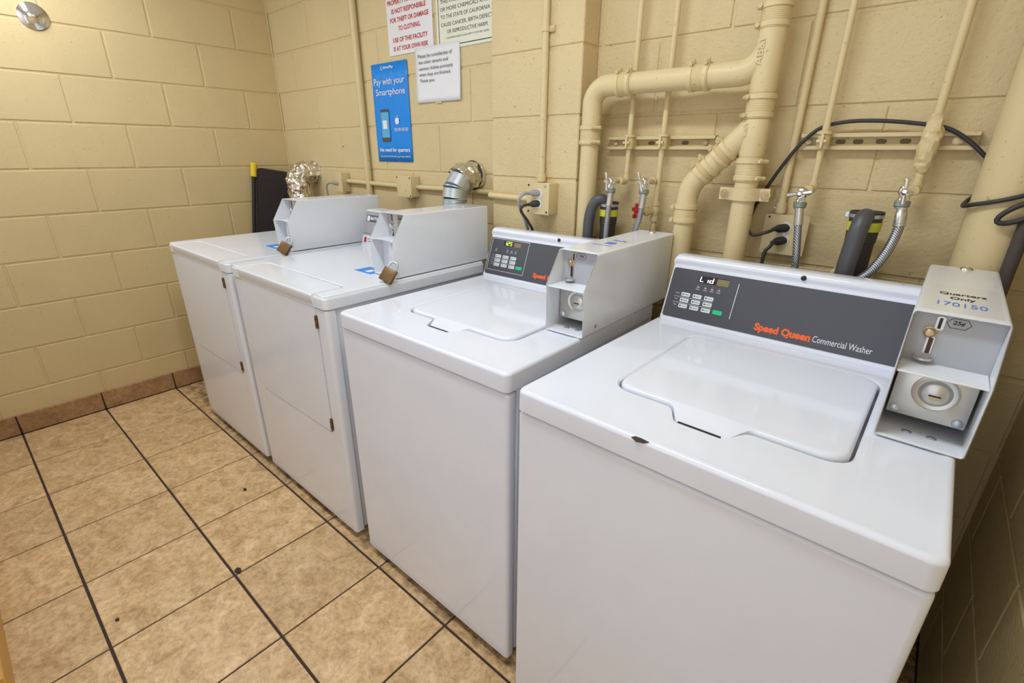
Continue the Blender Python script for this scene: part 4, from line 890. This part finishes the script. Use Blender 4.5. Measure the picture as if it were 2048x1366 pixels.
for xa, xb, za, zb in ((1.4855, 1.8490, 1.7525, 1.7555), (1.4855, 1.4885, 1.7525, 2.05), (1.846, 1.849, 1.7525, 2.05), (1.4855, 1.849, 2.047, 2.05)):
    MB().box(xa - 1.4725, xb - 1.4725, -0.0026, -0.002, za - 1.7415, zb - 1.7415).obj('border_line', 'black_ink', s2)
for body, x, z, wd, h in (('THIS FACILITY CONTAINS ONE', 1.500, 1.903, 0.318, 0.0135), ('OR MORE CHEMICALS KNOWN', 1.499, 1.8765, 0.312, 0.0135), ('TO THE STATE OF CALIFORNIA TO', 1.500, 1.850, 0.310, 0.0135), ('CAUSE CANCER, BIRTH DEFECTS', 1.501, 1.8205, 0.300, 0.0155), ('OR REPRODUCTIVE HARM.', 1.535, 1.7965, 0.232, 0.0135), ('CALIFORNIA HEALTH AND SAFETY CODE SEC. 25249.6', 1.530, 1.778, 0.243, 0.0062)):
    wtext(s2, body, x, z, wd, h, 'black_ink', 0.0, -0.0026)
# paper notice, slightly lifting
nt = thing('paper_notice', 'white paper notice asking tenants to remove clothes promptly', 'notice', (1.3235, -0.0045, 1.548))
NX, NZ = 12, 10
def sheet(wd, ht, f, m, name, parent, th=0.0004):
    mb = MB(); bm = mb.bm; g = [[bm.verts.new((wd*i/NX, f(i/NX, j/NZ), ht*j/NZ)) for i in range(NX+1)] for j in range(NZ+1)]
    for j in range(NZ):
        for i in range(NX): bm.faces.new((g[j][i], g[j][i+1], g[j+1][i+1], g[j+1][i]))
    o = mb.obj(name, m, parent); s = o.modifiers.new('thickness', 'SOLIDIFY'); s.thickness = th; s.offset = 1; return o
sheet(0.2862, 0.2165, lambda u, v: -0.004 * (1 - v)**2 * abs(u - 0.45) * 2, 'paper', 'sheet', nt)
for body, x, z, wd, h in (('Please be considerate of', 1.346, 1.7245, 0.218, 0.0135), ('the other tenants and', 1.347, 1.7010, 0.191, 0.0125), ('remove clothes promptly', 1.349, 1.6725, 0.219, 0.0165), ('when they are finished.', 1.349, 1.6495, 0.205, 0.0165), ('Thank you.', 1.351, 1.6255, 0.100, 0.0165)):
    wtext(nt, body, x, z, wd, h, 'black_ink', 0.0, -0.0036)
MB().box(0.125, 0.165, -0.0008, 0.0, -0.006, 0.006).obj('tape', mat('clear_tape', (0.60, 0.52, 0.36), 0.2), nt)
# blue poster
NX, NZ = 36, 6
po = thing('payment_poster', 'narrow blue poster about paying with a smartphone', 'poster', (0.9865, -0.0035, 1.2955))
sheet(0.2760, 0.4360, lambda u, v: -0.0022 * (0.5 + 0.5 * math.sin(u * 30 + 2 * math.sin(v * 5))) * (0.4 + 0.6 * abs(v - 0.4)), 'poster', 'sheet', po)
PYT = -0.0036
wtext(po, 'ShinePay', 1.0880, 1.7035, 0.075, 0.0150, 'white_ink', 0.02, PYT)
for a_, b_ in ((0, 0.0065), (0, -0.0065), (0.0085, 0), (-0.0085, 0)):
    MB().lathe((1.0745 + a_ - 0.9865, PYT, 1.711 + b_ - 1.2955), (0, -1, 0), [(0.003, 0), (0.003, 0.0003), (0, 0.0003)], 8).obj('emblem_dot', 'white_ink', po)
wtext(po, 'Pay with your', 1.0040, 1.6315, 0.237, 0.0380, 'white_ink', 0.005, PYT)
wtext(po, 'Smartphone', 1.0140, 1.5865, 0.226, 0.0370, 'white_ink', 0.005, PYT)
def pr_(name, x0, x1, z0, z1, m, y=PYT, r=0.003, par=po): return MB().prism(rrpoly(x0 - 0.9865, x1 - 0.9865, z0 - 1.2955, z1 - 1.2955, r, 3), y - 0.0003, y, 'y').obj(name, m, par)
ph = pr_('phone_print', 1.0345, 1.1045, 1.3885, 1.5345, 'fascia', r=0.006)
pr_('phone_screen', 1.0385, 1.1010, 1.4075, 1.5215, 'phone_screen', PYT - 0.0004, 0.001, ph)
pr_('code_frame', 1.0480, 1.0880, 1.4430, 1.4890, 'poster', PYT - 0.0008, 0.002, ph)
pr_('code_square', 1.0510, 1.0855, 1.4460, 1.4860, 'paper', PYT - 0.0012, 0.001, ph)
apx, apz = 1.1645 - 0.9865, 1.4815 - 1.2955
ap = [(0.0, -0.0150), (0.006, -0.0165), (0.012, -0.012), (0.0165, -0.004), (0.013, 0.000), (0.0125, 0.005), (0.0155, 0.0095), (0.010, 0.0130), (0.003, 0.0110), (0.0, 0.0120), (-0.006, 0.0135), (-0.013, 0.0095), (-0.0160, 0.001), (-0.0135, -0.009), (-0.007, -0.0165)]
lg = MB().prism([(apx + a_, apz + b_) for a_, b_ in ap], PYT - 0.0003, PYT, 'y').obj('emblem', 'white_ink', po)
MB().prism([(apx + 0.0005, apz + 0.0145), (apx + 0.0065, apz + 0.0175), (apx + 0.0070, apz + 0.0245), (apx + 0.0015, apz + 0.0205)], PYT - 0.0003, PYT, 'y').obj('emblem_leaf', 'white_ink', lg)
for k in range(4):
    x = 1.1390 + k * 0.0285
    b_ = pr_('card_mark', x, x + 0.0235, 1.4340, 1.4490, 'white_ink', PYT, 0.003)
    pr_('card_inner', x + 0.0015, x + 0.0220, 1.4355, 1.4475, 'poster', PYT - 0.0003, 0.002, b_)
    pr_('card_bar', x + 0.004, x + 0.0195, 1.4400, 1.4435, 'white_ink', PYT - 0.0006, 0.0005, b_)
wtext(po, 'No need for quarters', 1.0085, 1.3365, 0.241, 0.0235, 'white_ink', 0.025, PYT)
wtext(po, 'Download the ShinePay app to get started', 1.0090, 1.3140, 0.241, 0.0115, 'white_ink', 0.0, PYT)

# ------------------------------------------------------------------ corner clutter and small wall things
pn = thing('dark_panel', 'tall dark textured panel with rounded corners leaning by the foil duct', 'panel', (0.03, -0.26, 0))
th_ = math.radians(9.7)
MB().prism(rrpoly(-0.01, 0.27, 0.0, 1.262, 0.025, 5), -0.012, 0.012, 'x').obj('board', 'panel_dark', pn, rot=(-0.0, 0, 0))
pn.rotation_euler = (-th_, 0, 0); pn.location = (0.035, -0.425, 0.002)
pb = thing('broom_pole', 'thin black pole with a yellow grip leaning beside the dark panel', 'pole', (0.030, -0.453, 0.001))
pb.rotation_euler = (-th_, 0, 0)
MB().cyl((0, 0, 0), (0, 0, 1.24), 0.0115, 14).obj('shaft', 'dark', pb)
MB().tube([(0, 0, 1.21), (0, 0, 1.212), (0, 0, 1.288), (0, 0, 1.292)], [0.013, 0.0175, 0.0175, 0.014], 16).obj('grip', 'yellow', pb)
dc_ = thing('cleanout_cover', 'round domed chrome cover plate high on the left wall', 'cover plate', (0.0, -1.055, 1.887))
MB().lathe((0, 0, 0), (1, 0, 0), [(0.054, 0), (0.054, 0.003), (0.048, 0.008), (0.035, 0.013), (0.018, 0.016), (0.0, 0.017)], 40).obj('dome', 'chrome', dc_)
MB().lathe((0, 0, 0), (1, 0, 0), [(0.005, 0.0165), (0.005, 0.018), (0.0, 0.0185)], 12).obj('screw', 'metal', dc_)
an = thing('wall_anchor', 'tiny pink plastic anchor left in the back wall', 'wall anchor', (0.660, 0, 1.370))
MB().lathe((0, 0, 0), (0, -1, 0), [(0.006, 0), (0.006, 0.005), (0.004, 0.006), (0.0, 0.006)], 12).obj('plug', mat('pink_plastic', (0.70, 0.48, 0.42), 0.5), an)
MB().lathe((0, -0.006, -0.002), (0, -1, 0), [(0.003, -0.001), (0.003, 0.0006), (0, 0.0006)], 10).obj('hole', 'dark', an)
for x, y, r, lab in ((1.301, -1.044, 0.0085, 'small dark crumb on a floor tile in front of the dryers'), (1.724, -1.240, 0.0125, 'brown crumb lying on a grout crossing in front of the dryers'), (1.640, -1.557, 0.0065, 'tiny dark crumb on the floor nearest the viewer')):
    mb = MB().lathe((0, 0, 0), (0, 0, 1), [(r, 0), (r * 1.08, r * 0.35), (r * 0.6, r * 0.7), (0.0, r * 0.8)], 9)
    for v in mb.bm.verts: v.co.x *= 1.0 + 0.35 * noise.noise(v.co * 300); v.co.y *= 0.75
    tag(mb.obj('floor_crumb', 'rustmark', None, (x, y, 0.0003)), lab, 'debris', 'crumbs on the floor')
